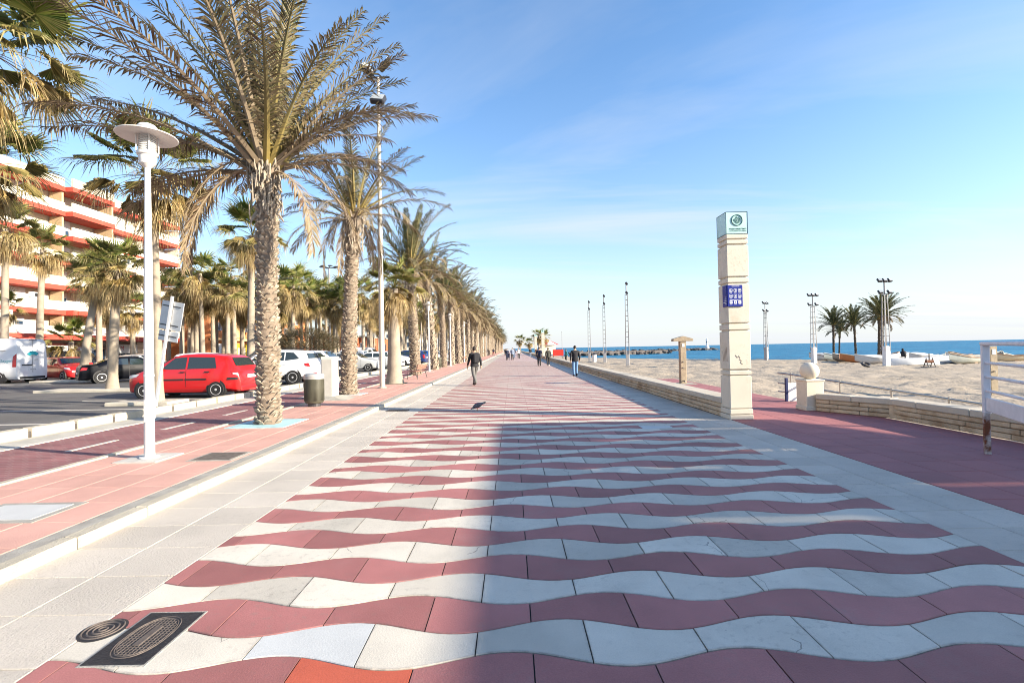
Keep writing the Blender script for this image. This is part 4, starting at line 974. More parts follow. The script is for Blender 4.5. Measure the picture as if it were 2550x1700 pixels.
fan_palm(-5.66, 23.2, ZS, 4.6, 'stout fan palm on the sidewalk behind the floodlight pole', 1, .36, .21, ng=16, nd=18, skirt=26, s=.85)
fan_palm(-10.9, 14.9, ZP + .1, 7.0, 'tall slim fan palm right behind the white lamp post', 2, .13, .10, (-.15, 0), 21, 17, 12, .98)
fan_palm(-17.37, 21.0, ZP + .1, 5.25, 'fan palm with thick base in front of the black saloon', 3, .20, .15, (.25, 0), 22, 24, 16, .74)
fan_palm(-26.0, 29.3, ZP + .1, 6.3, 'leaning fan palm between the white van and the black saloon', 4, .23, .16, (1.0, 0), 20, 22, 14, .92)
fan_palm(-37.2, 38.0, ZP, 10.0, 'high fan palm behind the white van', 5, .26, .17, (.35, 0), 16, 26, 18, 1.05)
fan_palm(-28.6, 33.5, ZP, 6.6, 'fan palm half hidden between the two parking lot palms', 6, .20, .14, (0, 0), 16, 24, 16, .95)
fan_palm(-30.2, 38.5, ZP, 5.2, 'low fan palm in front of the shop awnings', 7, .2, .14, (0, 0), 16, 24, 14, .9)
fan_palm(-31.0, 34.0, ZP, 2.6, 'young fan palm with drooping dead leaves beside the leaning one', 8, .2, .15, (0, 0), 10, 6, 14, .85)
fan_palm(-13.6, 12.0, ZP, 9.3, 'fan palm at the picture edge, crown cut by the top corner', 9, .2, .14, (.5, 0), 20, 14, 8, 1.1)
fan_palm(-17.9, 16.0, ZP, 8.0, 'fan palm at the picture edge below the cropped crown', 10, .2, .14, (.2, 0), 17, 16, 10, 1.05)
fan_palm(-31.5, 30.0, ZP, 9.6, 'fan palm at the picture edge in front of the apartment balconies', 11, .22, .15, (.1, 0), 14, 24, 16, 1.05)
fan_palm(-13.2, 24.4, ZP, 7.5, 'tall fan palm close behind the front date palm', 12, .19, .13, (.15, 0), 20, 22, 14, .9)
fan_palm(-41.0, 39.0, ZP, 5.6, 'small fan palm beside the dark red pole near the apartments', 13, .14, .1, (0, 0), 10, 18, 10, .75)
# grove of fan palms across the parking lot: shared crowns and trunks
fcrowns = []
for k in range(4):
    r = random.Random(90 + k); G_ = Geo()
    for (az, e, age, lf, dr) in fan_plan(r, 13, 26, 20):
        span, dr_ = leaf_kind(age)
        G_.merge(fan_leaf(Euler((r.uniform(-.5, .5), -e, az)).to_matrix(), (1.05 if age < .72 else .85) * lf * 1.22, lf * 1.22, 20, span, age, r, dr_), Matrix.Translation((0, 0, 0 if e > -1 else -r.uniform(0, .7))))
    fcrowns.append(G_.mesh('crown', m_fan))
tmp = bpy.data.objects.new('tmp', None); ft = fan_trunk(tmp, 6.0, .21, .13, (.15, 0), random.Random(1)); ftm = ft.data; bpy.data.objects.remove(ft); bpy.data.objects.remove(tmp)
def grove_palm(x, y, h, label, group, s=1.):
    o = thing('fan_palm', (x, y, ZP - .03), label, 'palm tree', group, rng.uniform(0, 6.28)); t = obj('trunk', ftm, o); t.scale = (1, 1, h / 6.0)
    c = obj('crown', fcrowns[rng.randrange(4)], o, (.15, 0, h - .1)); c.rotation_euler.z = rng.uniform(0, 6.28); c.scale = (s, s, s * rng.uniform(.9, 1.1)); return o
spots = []
for y in np.arange(41, 175, 5.2):
    for x in (-16, -19.5, -23.5, -27.5, -31.5, -36):
        if rng.random() < .72: spots.append((x + rng.uniform(-1.6, 1.6), y + rng.uniform(-2, 2)))
for px, d_ in ((452, 41), (478, 46), (505, 40), (532, 44), (556, 49), (585, 42), (604, 47), (640, 45), (700, 52), (730, 56), (765, 50), (800, 58), (838, 54), (866, 60), (905, 50), (470, 54), (540, 56), (600, 58)):
    spots.append(((px - 1275) / 1204 * d_, d_))
for (x, y) in spots:
    grove_palm(x, y, rng.uniform(6.4, 8.6) * (1 + .12 * (y > 55)), 'fan palm in the dense grove beyond the parked cars', 'grove of fan palms across the parking lot', rng.uniform(.85, 1.1))

# tamarisk bush behind the white car
def bush():
    o = thing('tamarisk_bush', (-15.6, 36.5, ZP), 'feathery brown green tamarisk bush behind the white parked car', 'bush'); r = random.Random(8)
    for k in range(7):
        a = r.uniform(0, 6.28); l = r.uniform(1.2, 2.2); MB().path([(0, 0, 0), (l * .25 * math.cos(a), l * .25 * math.sin(a), l * .5), (l * .7 * math.cos(a), l * .7 * math.sin(a), l)], [.10, .07, .025], 6).build('stem', M('bark', (.10, .075, .05), .9, .3, 6), o, 60)
    g = Geo()
    for k in range(5200):
        a, u = r.uniform(0, 6.28), r.uniform(-.35, 1); q = r.uniform(.35, 1) ** .5; s_ = math.sqrt(max(0, 1 - u * u)) * (1 + .18 * math.sin(3 * a + 5 * u))
        p = Vector((2.5 * q * s_ * math.cos(a), 1.7 * q * s_ * math.sin(a), 2.05 + 1.35 * u * q)); d = (Vector((math.cos(a), math.sin(a), r.uniform(-.2, 1.1))) + Vector((r.uniform(-.6, .6), r.uniform(-.6, .6), 0))).normalized() * r.uniform(.22, .5)
        w_ = d.cross(Vector((r.uniform(-1, 1), r.uniform(-1, 1), r.uniform(-1, 1)))).normalized() * .017; c = lerp3((.055, .062, .028), (.20, .14, .08), r.random())
        g.add([tuple(p - w_), tuple(p + w_), tuple(p + d)], [(0, 1, 2)], [c, c, lerp3(c, (.24, .18, .10), .4)])
    obj('foliage', g.mesh('foliage', m_fan), o)
bush()
# fan palms and date palms far along the seaward side
for (x, y, h, s_, lab) in ((5.6 + .6, 112, 4.6, .95, 'palm with round crown behind the distant pylons'), (7.6, 118, 4.2, .95, 'second round-crowned palm behind the distant pylons')):
    grove_palm(x, y, h, lab, 'palms behind the distant pylons', s_)
for (x, y, h, lab) in ((2.9, 168, 4.6, 'dark palm standing far down the promenade beyond the walkers'), (7.0, 190, 3.8, 'small dark palm beyond the striped kiosk')): grove_palm(x, y, h, lab, 'far seaward palms', 1.0)

# painted squares round the nearest trunks
m_turq = M('painted_turquoise', (.38, .60, .62), .7, .25, 5, .4, 60, speck=.3)
for (x, y, a, m_, lab) in ((-5.43, 10.75, 1.25, m_turq, 'pale turquoise painted square round the front date palm'), (-6.0, 17.7, 1.1, m_fresh, 'pale square slab round the second date palm'), (-5.66, 23.2, 1.1, M('tree_pit_earth', (.12, .11, .07), .95, .3, 8, 1.5, 40), 'dark earth square round the stout fan palm')):
    o = thing('tree_pit', (x, y, ZS), lab, 'tree pit')
    for (dx, dy, sx, sy) in ((0, a / 2 - .2, a, .4), (0, -a / 2 + .2, a, .4), (a / 2 - .2, 0, .4, a - .8), (-a / 2 + .2, 0, .4, a - .8)): MB().box((dx, dy, -.01), (sx - .004, sy - .004, .044)).build('slab', m_, o)
# ---------------------------------------------------------------- street furniture
def lamp_post(x, y, label):
    o = thing('lamp_post', (x, y, ZS), label, 'street lamp', 'white lamp posts along the sidewalk')
    m_lp = M('lamp_white', (.64, .63, .60), .45, .06, 3, grime=.3, stain=((.42, .36, .28), 1.2, .60, .4))
    MB().box((0, 0, .006), (.62, .62, .018)).build('base_slab', m_wline, o)
    MB().lathe([(.13, .012), (.13, .03), (.07, .035)], 20).build('base_flange', m_lp, o)
    MB().lathe([(.070, 0), (.068, .5), (.062, 2.0), (.052, 3.2), (0.0415, 4.1), (0.0415, 4.47)], 20).build('pole', m_lp, o, 40)
    MB().lathe([(.06, 1.24), (.0695, 1.24), (.0695, 1.27), (.06, 1.27)], 20).build('band', m_lp, o)
    MB().lathe([(0.0423, 4.42), (0.0747, 4.45), (0.1079, 4.48), (0.1120, 4.56), (0.1120, 4.60), (0.1369, 4.62), (0.1369, 4.66), (0.0996, 4.67)], 24).build('collar', m_lp, o, 40)
    MB().box((.068, -.0, .75), (.012, .06, .30), ch=.004).build('access_door', m_lp, o); MB().box((.0, -.067, .72), (.065, .012, .34), ch=.004).build('access_door', m_lp, o)
    lv = MB()
    for k in range(8): lv.lathe([(.10, 4.67 + .028 * k), (.12, 4.675 + .028 * k), (.11, 4.693 + .028 * k)], 24)
    lv.lathe([(0.1013, 4.66), (0.1013, 4.92)], 24); lv.build('louvre', m_lp, o, 50)
    MB().lathe([(0.0996, 4.915), (0.3984, 4.895), (0.4025, 4.903), (0.3984, 4.911), (0.1162, 4.935)], 40).build('disc_shade', m_lp, o, 50)
    MB().lathe([(0.1162, 4.93), (0.1162, 5.02), (0.1311, 5.035), (0.1311, 5.05), (0.1079, 5.08), (0.0415, 5.11), (0, 5.115)], 24).build('cap', m_lp, o, 40)
    for k in range(4):
        a = R(45 + 90 * k); c, s_ = math.cos(a), math.sin(a); MB().path([(.134 * c, .134 * s_, 4.65), (.14 * c, .14 * s_, 4.68), (.14 * c, .14 * s_, 5.0), (.12 * c, .12 * s_, 5.045)], .010, 6).build('strut', m_lp, o)
lamp_post(-5.53, 7.36, 'white lamp post with disc shade standing on the sidewalk in front')
lamp_post(-6.05, 35.2, 'white lamp post beyond the bench, second along the sidewalk')
for k in range(6): lamp_post(-6.0, 47 + 13.5 * k, f'distant white lamp post, {ORD[k + 2]} along the sidewalk')

o = thing('floodlight_pole', (-5.55, 20.6, ZS), 'tall pale steel pole with black floodlights rising past the palms', 'floodlight pole')
MB().lathe([(.115, 0), (.11, 3), (.09, 7), (.06, 13.3)], 16).build('pole', M('pole_beige', (.52, .47, .40), .6, .1, 3, metal=.2), o, 50)
MB().lathe([(.18, 0), (.18, .03), (.12, .05)], 16).build('base_plate', m_conc, o)
MB().path([(-.5, 0, 13.3), (.5, 0, 13.3)], .04, 6).build('crossbar', m_dkgrey, o)
for (x, y, z, ry, rz) in ((-.42, -.1, 13.6, 35, 40), (.35, -.1, 13.8, -30, -50), (.02, -.1, 12.3, 10, 0)):
    xf = Matrix.Translation((x, y, z)) @ Matrix.Rotation(R(rz), 4, 'Z') @ Matrix.Rotation(R(-35), 4, 'X') @ Matrix.Rotation(R(ry), 4, 'Y')
    l = MB().box((0, 0, 0), (.62, .26, .46), ch=.05, xf=xf).build('floodlight', m_lamp, o); MB().box((0, -.135, 0), (.52, .012, .36), xf=xf).build('lens', m_lens, l)
o = thing('high_mast_lamp', (-25.6, 68, ZP), 'very tall thin lamp mast rising behind the fan palm grove', 'lamp mast')
MB().lathe([(.2, 0), (.09, 13.4)], 10).build('pole', m_lat, o, 50)
for k in range(6):
    a = R(60 * k); MB().path([(0, 0, 13.3), (.8 * math.cos(a), .8 * math.sin(a), 13.5)], .05, 5).build('arm', m_dkgrey, o); MB().box((1.05 * math.cos(a), 1.05 * math.sin(a), 13.5), (.55, .4, .16), ch=.04).build('lamp_head', m_dkgrey, o)

m_bin = M('bin_olive', (.075, .072, .05), .5, .12, 6); m_lid = M('bin_lid', (.42, .41, .39), .4, .08, 5, metal=.3)
def bin_(x, y, label, dark=False):
    o = thing('litter_bin', (x, y, ZS), label, 'litter bin', 'litter bins along the sidewalk')
    MB().lathe([(.18, 0), (.18, .12), (.14, .12)], 20).build('foot', m_dkgrey, o)
    prof = [(.235, .10), (.262, .14), (.275, .55), (.272, .80)]
    MB().lathe(prof, 28).build('body', m_bin, o, 40)
    rb = MB()
    for k in range(56):
        a = 2 * math.pi * k / 56; rb.box((0, 0, 0), (.008, .012, .60), xf=Matrix.Translation((.274 * math.cos(a), .274 * math.sin(a), .47)) @ Matrix.Rotation(a, 4, 'Z'))
    tag(rb.build('ribs', m_bin, o), kind='stuff')
    MB().lathe([(.282, .79), (.282, .84), (.285, .86), (.285, .89), (.26, .935), (.20, .95), (0, .955)], 28).build('lid', m_lid if not dark else m_bin, o, 40)
bin_(-5.77, 14.06, 'ribbed olive litter bin with grey lid in front of the cabinet')
bin_(-6.2, 40.5, 'dark green litter bin between palms beyond the lamp post', True)
bin_(-6.1, 64.0, 'grey litter bin far along the palm row', True)

o = thing('service_cabinet', (-6.12, 16.2, ZS), 'tall pale concrete service cabinet on a sloping plinth behind the bin', 'cabinet')
MB().box((0, 0, .72), (.40, .52, 1.38), ch=.012).build('body', M('cabinet_pale', (.60, .585, .54), .8, .08, 3, .4, 50, speck=.15, stain=((.38, .36, .31), 2, .57, .5)), o)
MB().box((0, -.262, .72), (.32, .008, 1.20)).build('panel', M('cabinet_panel', (.48, .46, .41), .75, .1, 4), o)
MB().add([(-.5, -.7, 0), (.75, -.7, 0), (.75, .45, 0), (-.5, .45, 0), (-.3, -.4, .10), (.3, -.4, .10), (.3, .35, .10), (-.3, .35, .10)], [(4, 5, 6, 7), (0, 1, 5, 4), (1, 2, 6, 5), (2, 3, 7, 6), (3, 0, 4, 7)]).build('plinth', m_conc, o)

def bench(x, y, rz, label):
    o = thing('park_bench', (x, y, ZS), label, 'bench', 'benches along the sidewalk', rz); m_bs = M('bench_steel', (.05, .045, .045), .5, .1, 8, metal=.4); m_bw = M('bench_wood', (.28, .13, .09), .6, .2, 8)
    for s_ in (-.75, .75):
        MB().path([(s_, -.28, 0), (s_, -.25, .42), (s_, .2, .40), (s_, .34, .82)], .022, 6).build('side_frame', m_bs, o, 50); MB().path([(s_, .18, .40), (s_, .30, 0)], .022, 6).build('leg', m_bs, o)
        MB().path([(s_, -.25, .42), (s_, -.26, .62), (s_, .24, .64)], .018, 6).build('armrest', m_bs, o, 50)
    for k in range(5): MB().box((0, -.22 + .10 * k, .425 - .004 * k), (1.55, .075, .025), ch=.005).build('seat_slat', m_bw, o)
    for k in range(3): MB().box((0, .235 + .035 * k, .55 + .10 * k), (1.55, .025, .075), ch=.005).build('back_slat', m_bw, o)
bench(-5.35, 27.2, R(-100), 'slatted bench with dark steel frame beside the stout fan palm')
bench(-5.9, 57.5, R(-95), 'far bench between palm trunks along the sidewalk')

o = thing('road_sign', (-10.45, 14.15, ZP), 'leaning road sign seen from behind between the lamp post and red car', 'road sign')
o.rotation_euler = (0, R(10.5), R(-9)); m_sgn = M('sign_back', (.52, .54, .56), .45, .1, 3, metal=.35)
MB().box((0, 0, 1.62), (.085, .05, 3.3), ch=.008).build('post', m_white, o)
MB().box((.02, .05, 2.70), (.74, .02, .84), ch=.008).build('sign_plate', m_sgn, o); MB().box((.02, .05, 2.10), (.66, .02, .30), ch=.008).build('sign_plate', m_sgn, o)
for z in (2.42, 2.98, 2.1): MB().box((0, .03, z), (.60, .02, .03)).build('bracket', m_dkgrey, o)

# pigeon
o = thing('pigeon', (-.98, 13.07, 0), 'dark grey pigeon bending down on the striped paving', 'bird', rz=R(180))
mb = MB(); st = [(.155, .045, .010), (.13, .062, .022), (.10, .075, .034), (.07, .10, .045), (.03, .125, .062), (-.03, .145, .068), (-.09, .165, .052), (-.13, .185, .032), (-.19, .205, .026), (-.24, .222, .018)]
mb.path([(x, 0, z) for x, z, r_ in st], [r_ for x, z, r_ in st], 12); mb.build('body', M('pigeon_grey', (.09, .09, .105), .6, .4, 30), o, 60)
MB().path([(.155, 0, .045), (.178, 0, .034)], [.007, .002], 6).build('beak', m_iron, o)
for s_ in (-1, 1):
    MB().path([(-.02, s_ * .025, .09), (-.01, s_ * .028, .035), (-.02, s_ * .028, .004)], [.008, .005, .005], 5).build('leg', m_bor, o)
    MB().grid(lambda u, v: (.05 - .24 * u, s_ * (.066 - .02 * u - .01 * v), .155 + .05 * u - .06 * v * (1 - u * .6)), 6, 3).build('wing', M('pigeon_wing', (.16, .16, .175), .6, .3, 30), o, 60)
# ---------------------------------------------------------------- cars
m_cgl = M('car_glass', (.02, .03, .032), .03, spec=1.); m_tyre = M('tyre_rubber', (.018, .018, .019), .85); m_rim = M('rim_silver', (.55, .55, .56), .35, metal=.15)
m_trim = M('car_trim', (.022, .022, .024), .6); m_plate = M('plate_white', (.75, .76, .78), .5); m_tail = M('tail_red', (.38, .012, .012), .2, spec=.7); m_head = M('head_glass', (.62, .64, .66), .12, spec=.8)
m_seat = M('car_inside', (.05, .05, .055), .8)
def paint(name, c): 
    m = M(name, c, .28, .04, 1.5, spec=.5 if max(c) > .05 else .15); b = m.node_tree.nodes['Principled BSDF']; b.inputs['Coat Weight'].default_value = .25 * .4 if max(c) < .02 else .6; b.inputs['Coat Roughness'].default_value = .05; return m
def interp(tab, x):
    if x <= tab[0][0]: return tab[0][1]
    for (a, b), (c, d) in zip(tab, tab[1:]):
        if x <= c:
            t = (x - a) / (c - a); return b + (d - b) * t
    return tab[-1][1]
TOPS = {
 'hatch': [(0, .40), (.012, .47), (.05, .54), (.14, .625), (.235, .675), (.26, .70), (.41, .945), (.47, .985), (.58, 1.0), (.74, .985), (.865, .945), (.90, .90), (.962, .655), (.985, .57), (1, .42)],
 'suv': [(0, .44), (.012, .53), (.05, .60), (.15, .655), (.25, .70), (.28, .72), (.40, .945), (.46, .985), (.58, 1.0), (.76, .985), (.90, .95), (.925, .90), (.965, .68), (.99, .60), (1, .45)],
 'sedan': [(0, .38), (.012, .48), (.05, .55), (.15, .62), (.26, .67), (.28, .69), (.42, .95), (.48, .99), (.58, 1.0), (.68, .97), (.84, .73), (.87, .715), (.97, .69), (.99, .62), (1, .42)],
 'estate': [(0, .38), (.012, .47), (.05, .55), (.15, .61), (.25, .66), (.27, .68), (.40, .94), (.46, .985), (.58, 1.0), (.80, .98), (.90, .94), (.925, .90), (.98, .66), (.992, .58), (1, .42)],
 'van': [(0, .32), (.012, .42), (.04, .48), (.12, .55), (.15, .57), (.27, .88), (.31, .955), (.38, .99), (.6, 1.0), (.9, 1.0), (.965, .985), (.985, .95), (.997, .5), (1, .3)],
}
PLAN = [(0, .70), (.012, .80), (.05, .90), (.12, .965), (.25, 1.0), (.8, 1.0), (.92, .975), (.975, .93), (.992, .87), (1, .82)]
PLANV = [(0, .72), (.02, .84), (.08, .94), (.2, 1.0), (.9, 1.0), (.98, .985), (1, .95)]
def car(kind, x, y, rz, L, W, H, body, label, name='parked_car', cat='car', wr=.30, extras=None, lo=False, strip=False, plate=None, group='cars in the parking lot'):
    o = thing(name, (x, y, ZP + .004), label, cat, group, rz); top = TOPS[kind]; plan = PLANV if kind == 'van' else PLAN
    belt = {'hatch': .635, 'suv': .66, 'sedan': .66, 'estate': .63, 'van': .60}[kind] * H; roofw = .90 if kind == 'van' else .76; zb = .20 if kind != 'suv' else .26
    X = lambda s_: L / 2 - s_ * L
    ztop = lambda s_: interp(top, s_) * H
    def wz(s_, z):
        f = interp([(zb, .90), (zb + .12, .97), (.36 * H, 1.0), (.5 * H, .992), (belt, .955), (H, roofw)], z); return W / 2 * f * interp(plan, s_)
    ns = 40 if not lo else 22
    ss = sorted(set([k / ns for k in range(ns + 1)] + [p[0] for p in top]))
    rows = []
    for s_ in ss:
        zt = ztop(s_); rr = min(.07, .3 * (zt - zb)); zl = [zb + (zt - rr - zb) * t for t in (0, .10, .25, .42, .6, .8, 1)]
        half = [(0, zb)] + [(.88 * wz(s_, zb), zb)] + [(wz(s_, z), z) for z in zl[1:]] + [(wz(s_, zt) - .03, zt - rr * .3), (wz(s_, zt) - .10, zt), (wz(s_, zt) * .5, zt + .012), (0, zt + .016)]
        ring = half + [(-a, b) for a, b in half[-2:0:-1]]
        rows.append([(X(s_), a, b) for a, b in ring])
    mb = MB(); n = len(rows[0]); vs_ = [p for r_ in rows for p in r_]
    F = [(i * n + k, i * n + (k + 1) % n, (i + 1) * n + (k + 1) % n, (i + 1) * n + k) for i in range(len(rows) - 1) for k in range(n)]
    F += [tuple(range(n))[::-1], tuple((len(rows) - 1) * n + k for k in range(n))]; F = [f[::-1] for f in F]
    mb.add(vs_, F); mb.build('body', body, o, 38)
    # lower dark sill
    def side_patch(nm, quad, mat, sgn, off=.006, nu=6, nv=4, par=None):
        """quad: four (s, z/H) corners: front-low, rear-low, rear-high, front-high"""
        (a, b, c, d) = quad
        def fn(u, v):
            s_ = (a[0] * (1 - u) + b[0] * u) * (1 - v) + (d[0] * (1 - u) + c[0] * u) * v; z = H * ((a[1] * (1 - u) + b[1] * u) * (1 - v) + (d[1] * (1 - u) + c[1] * u) * v)
            return (X(s_), sgn * (wz(s_, z) + off), z)
        q = MB().grid(fn, nu, nv); 
        if sgn < 0: q.f = [f[::-1] for f in q.f]
        q.f = [f[::-1] for f in q.f]
        return q.build(nm, mat, par or o, 40)
    def top_patch(nm, s0, s1, w0, w1, mat, off=.010):
        q = MB().grid(lambda u, v: (X(s0 + (s1 - s0) * u), (wz(s0 + (s1 - s0) * u, ztop(s0 + (s1 - s0) * u)) - .05) * (w0 + (w1 - w0) * u) * (2 * v - 1), ztop(s0 + (s1 - s0) * u) + .016 + off), 8, 8)
        return q.build(nm, mat, o, 40)
    WIN = {'hatch': [((.315, .66), (.53, .66), (.53, .93), (.425, .91)), ((.548, .66), (.80, .67), (.775, .91), (.548, .93))],
           'suv': [((.33, .69), (.53, .69), (.53, .93), (.425, .91)), ((.548, .69), (.70, .69), (.70, .93), (.548, .93)), ((.715, .69), (.87, .735), (.80, .91), (.715, .93))],
           'sedan': [((.33, .69), (.53, .69), (.53, .93), (.435, .91)), ((.548, .69), (.76, .70), (.67, .91), (.548, .93))],
           'estate': [((.31, .66), (.50, .66), (.50, .92), (.41, .90)), ((.515, .66), (.69, .66), (.69, .92), (.515, .925)), ((.705, .66), (.89, .68), (.85, .89), (.705, .92))],
           'van': [((.20, .60), (.33, .60), (.33, .84), (.275, .84))]}[kind]
    for sgn in (1, -1):
        for q in WIN: side_patch('side_window', q, m_cgl, sgn)
        side_patch('sill', ((.27, zb / H + .005), (.73, zb / H + .005), (.73, zb / H + .10), (.27, zb / H + .10)), m_trim if kind == 'suv' else body, sgn, .004)
        if strip: side_patch('rub_strip', ((.30, .405), (.52, .405), (.52, .44), (.30, .44)), m_trim, sgn, .012); side_patch('rub_strip', ((.53, .405), (.72, .405), (.72, .44), (.53, .44)), m_trim, sgn, .012); side_patch('rub_strip', ((.90, .40), (.985, .40), (.985, .45), (.90, .45)), m_trim, sgn, .012)
        for s_ in ((.485, .70) if kind != 'van' else (.36,)): side_patch('door_handle', ((s_, .575), (s_ + .045, .575), (s_ + .045, .60), (s_, .60)), m_trim if strip else body, sgn, .022, 2, 2)
        for s_ in (.535, .29): side_patch('door_seam', ((s_, .25), (s_ + .004, .25), (s_ + .004, .64), (s_, .64)), m_trim, sgn, .002, 1, 4)
        hz = .50 if kind != 'van' else .42
        side_patch('headlight', ((.006, hz - .05), (.10, hz), (.13, hz + .065), (.02, hz + .035)), m_head, sgn, .006)
        if kind == 'van': side_patch('taillight', ((.994, .36), (.955, .36), (.955, .60), (.992, .66)), m_tail, sgn, .012)
        elif kind == 'estate': side_patch('taillight', ((.992, .44), (.94, .44), (.93, .68), (.972, .68)), m_tail, sgn, .008)
        else: side_patch('taillight', ((.993, .50), (.935, .525), (.925, .60), (.975, .61)), m_tail if kind != 'hatch' else m_tail, sgn, .008)
        if kind == 'hatch': side_patch('indicator', ((.99, .50), (.945, .53), (.945, .56), (.983, .56)), m_head, sgn, .012)
        mz = belt + .05
        MB().box((X(.315 if kind != 'van' else .2), sgn * (wz(.315, mz) + .11), mz + .03), (.10, .20, .13), ch=.03).build('mirror', body if kind != 'van' else m_trim, o)
    if kind != 'van':
        a = {'hatch': (.265, .405), 'suv': (.285, .395), 'sedan': (.285, .415), 'estate': (.275, .395)}[kind]; top_patch('windscreen', *a, .93, .90, m_cgl)
        b = {'hatch': (.905, .952), 'suv': (.93, .958), 'sedan': (.69, .835), 'estate': (.93, .965)}[kind]; top_patch('rear_window', *b, .86, .92, m_cgl)
    else:
        top_patch('windscreen', .155, .265, .93, .92, m_cgl)
    f_ = X(0) + .006; b_ = X(1) - .006
    MB().box((f_ - .02, 0, .36 * H if kind != 'van' else .30 * H), (.05, W * .50, .10), ch=.01).build('grille', m_trim, o)
    pl = MB().box((f_ + .012, 0, .25 * H + .04), (.012, .52, .11)).build('number_plate', m_plate, o)
    pz = .47 * H if kind in ('hatch', 'suv', 'estate') else .56 * H if kind == 'sedan' else .30 * H
    if kind == 'sedan': pz = .40 * H
    rp = MB().box((b_ - .006, 0, pz if kind != 'suv' else .50 * H), (.014, .52, .11)).build('number_plate', m_plate, o)
    MB().box((b_ + .03, 0, zb + .10), (.10, W * .80, .16), ch=.03).build('rear_bumper', m_trim if kind in ('van', 'suv') else body, o)
    MB().box((0, 0, zb + .04), (L * .86, W * .80, .16)).build('underbody', m_trim, o)
    tyre = MB(); tyre.lathe([(wr * .62, -.09), (wr * .94, -.10), (wr, -.07), (wr, .07), (wr * .94, .10), (wr * .62, .09)], 24)
    tm = tyre.mesh('tyre', m_tyre, 40)
    rim = MB(); rim.lathe([(wr * .66, .05), (wr * .66, .092), (wr * .60, .095), (wr * .58, .06), (0, .06)], 24)
    for k in range(8):
        rim.box((wr * .32, 0, .072), (wr * .58, .045, .022), xf=Matrix.Rotation(2 * math.pi * k / 8, 4, 'Z'))
    rim.lathe([(wr * .14, .05), (wr * .14, .095), (0, .098)], 12); rm_ = rim.mesh('rim', m_rim, 40)
    am = MB().lathe([(wr * 1.17, -.16), (wr * 1.17, .0), (0, .0)], 24).mesh('wheel_arch', m_trim)
    wb = (.165, .80) if kind != 'van' else (.19, .79)
    for s_ in wb:
        for sgn in (1, -1):
            wo_ = wz(s_, wr + .1)
            a_ = obj('wheel_arch', am, o, (X(s_), sgn * (wo_ + .006), wr + .02)); a_.rotation_euler.x = R(-90 * sgn)
            wh = bpy.data.objects.new('wheel', None); C.objects.link(wh); wh.parent = o; wh.location = (X(s_), sgn * (wo_ - .075), wr); wh.rotation_euler.x = R(-90 * sgn)
            obj('tyre', tm, wh); obj('rim', rm_, wh)
    if extras: extras(o, X, wz, ztop, H, W, L, b_)
    return o
c_red = paint('paint_red', (.50, .012, .014)); c_white = paint('paint_white', (.70, .71, .73)); c_blk = paint('paint_black', (.004, .0045, .007)); c_sil = paint('paint_silver', (.45, .46, .46)); c_nav = paint('paint_navy', (.012, .03, .12)); c_grey = paint('paint_grey', (.22, .23, .25)); c_blue = paint('paint_blue', (.02, .10, .35))
LEFT, RIGHT = R(180), 0.
car('hatch', -11.45, 17.55, LEFT, 3.95, 1.66, 1.53, c_red, 'red hatchback parked nose away from the promenade behind the lamp post', wr=.285, strip=True)
def suv_x(o, X, wz, ztop, H, W, L, b_):
    for s_ in (-1, 1): MB().path([(X(.42), s_ * .52, H + .03), (X(.5), s_ * .54, H + .07), (X(.82), s_ * .54, H + .06), (X(.88), s_ * .52, H + .0)], .02, 6).build('roof_rail', m_trim, o)
    MB().box((b_ - .012, .45, .30 * H), (.02, .5, .05)).build('reflector', m_tail, o)
car('suv', -11.75, 23.9, LEFT, 4.28, 1.78, 1.66, c_white, 'white crossover parked behind the front date palm and litter bin', wr=.34, extras=suv_x)
car('sedan', -12.2, 28.0, LEFT, 4.5, 1.8, 1.46, c_blk, 'dark saloon mostly hidden behind the pale cabinet')
car('suv', -12.3, 31.0, RIGHT, 4.2, 1.78, 1.62, c_white, 'white car with headlights peeping past the second date palm')
car('estate', -12.4, 37.3, RIGHT, 4.5, 1.75, 1.48, c_sil, 'silver estate facing the promenade behind the floodlight pole', wr=.30)
car('sedan', -12.0, 43.0, RIGHT, 4.6, 1.8, 1.45, c_white, 'white saloon facing the promenade behind the stout fan palm')
car('hatch', -11.9, 47.5, RIGHT, 4.1, 1.75, 1.5, c_white, 'white hatchback next to the white saloon', wr=.3)
car('estate', -11.6, 53.0, LEFT, 4.5, 1.78, 1.55, c_nav, 'navy blue estate with red tail light seen past the bench')
car('hatch', -11.7, 59.0, LEFT, 4.1, 1.75, 1.5, c_blue, 'blue hatchback beyond the navy estate', lo=True)
car('hatch', -11.7, 66.0, RIGHT, 4.1, 1.75, 1.5, c_sil, 'silver hatchback far along the row by the palms', lo=True)
car('sedan', -11.9, 73.0, LEFT, 4.4, 1.75, 1.45, c_grey, 'grey saloon at the far end of the row by the palms', lo=True)
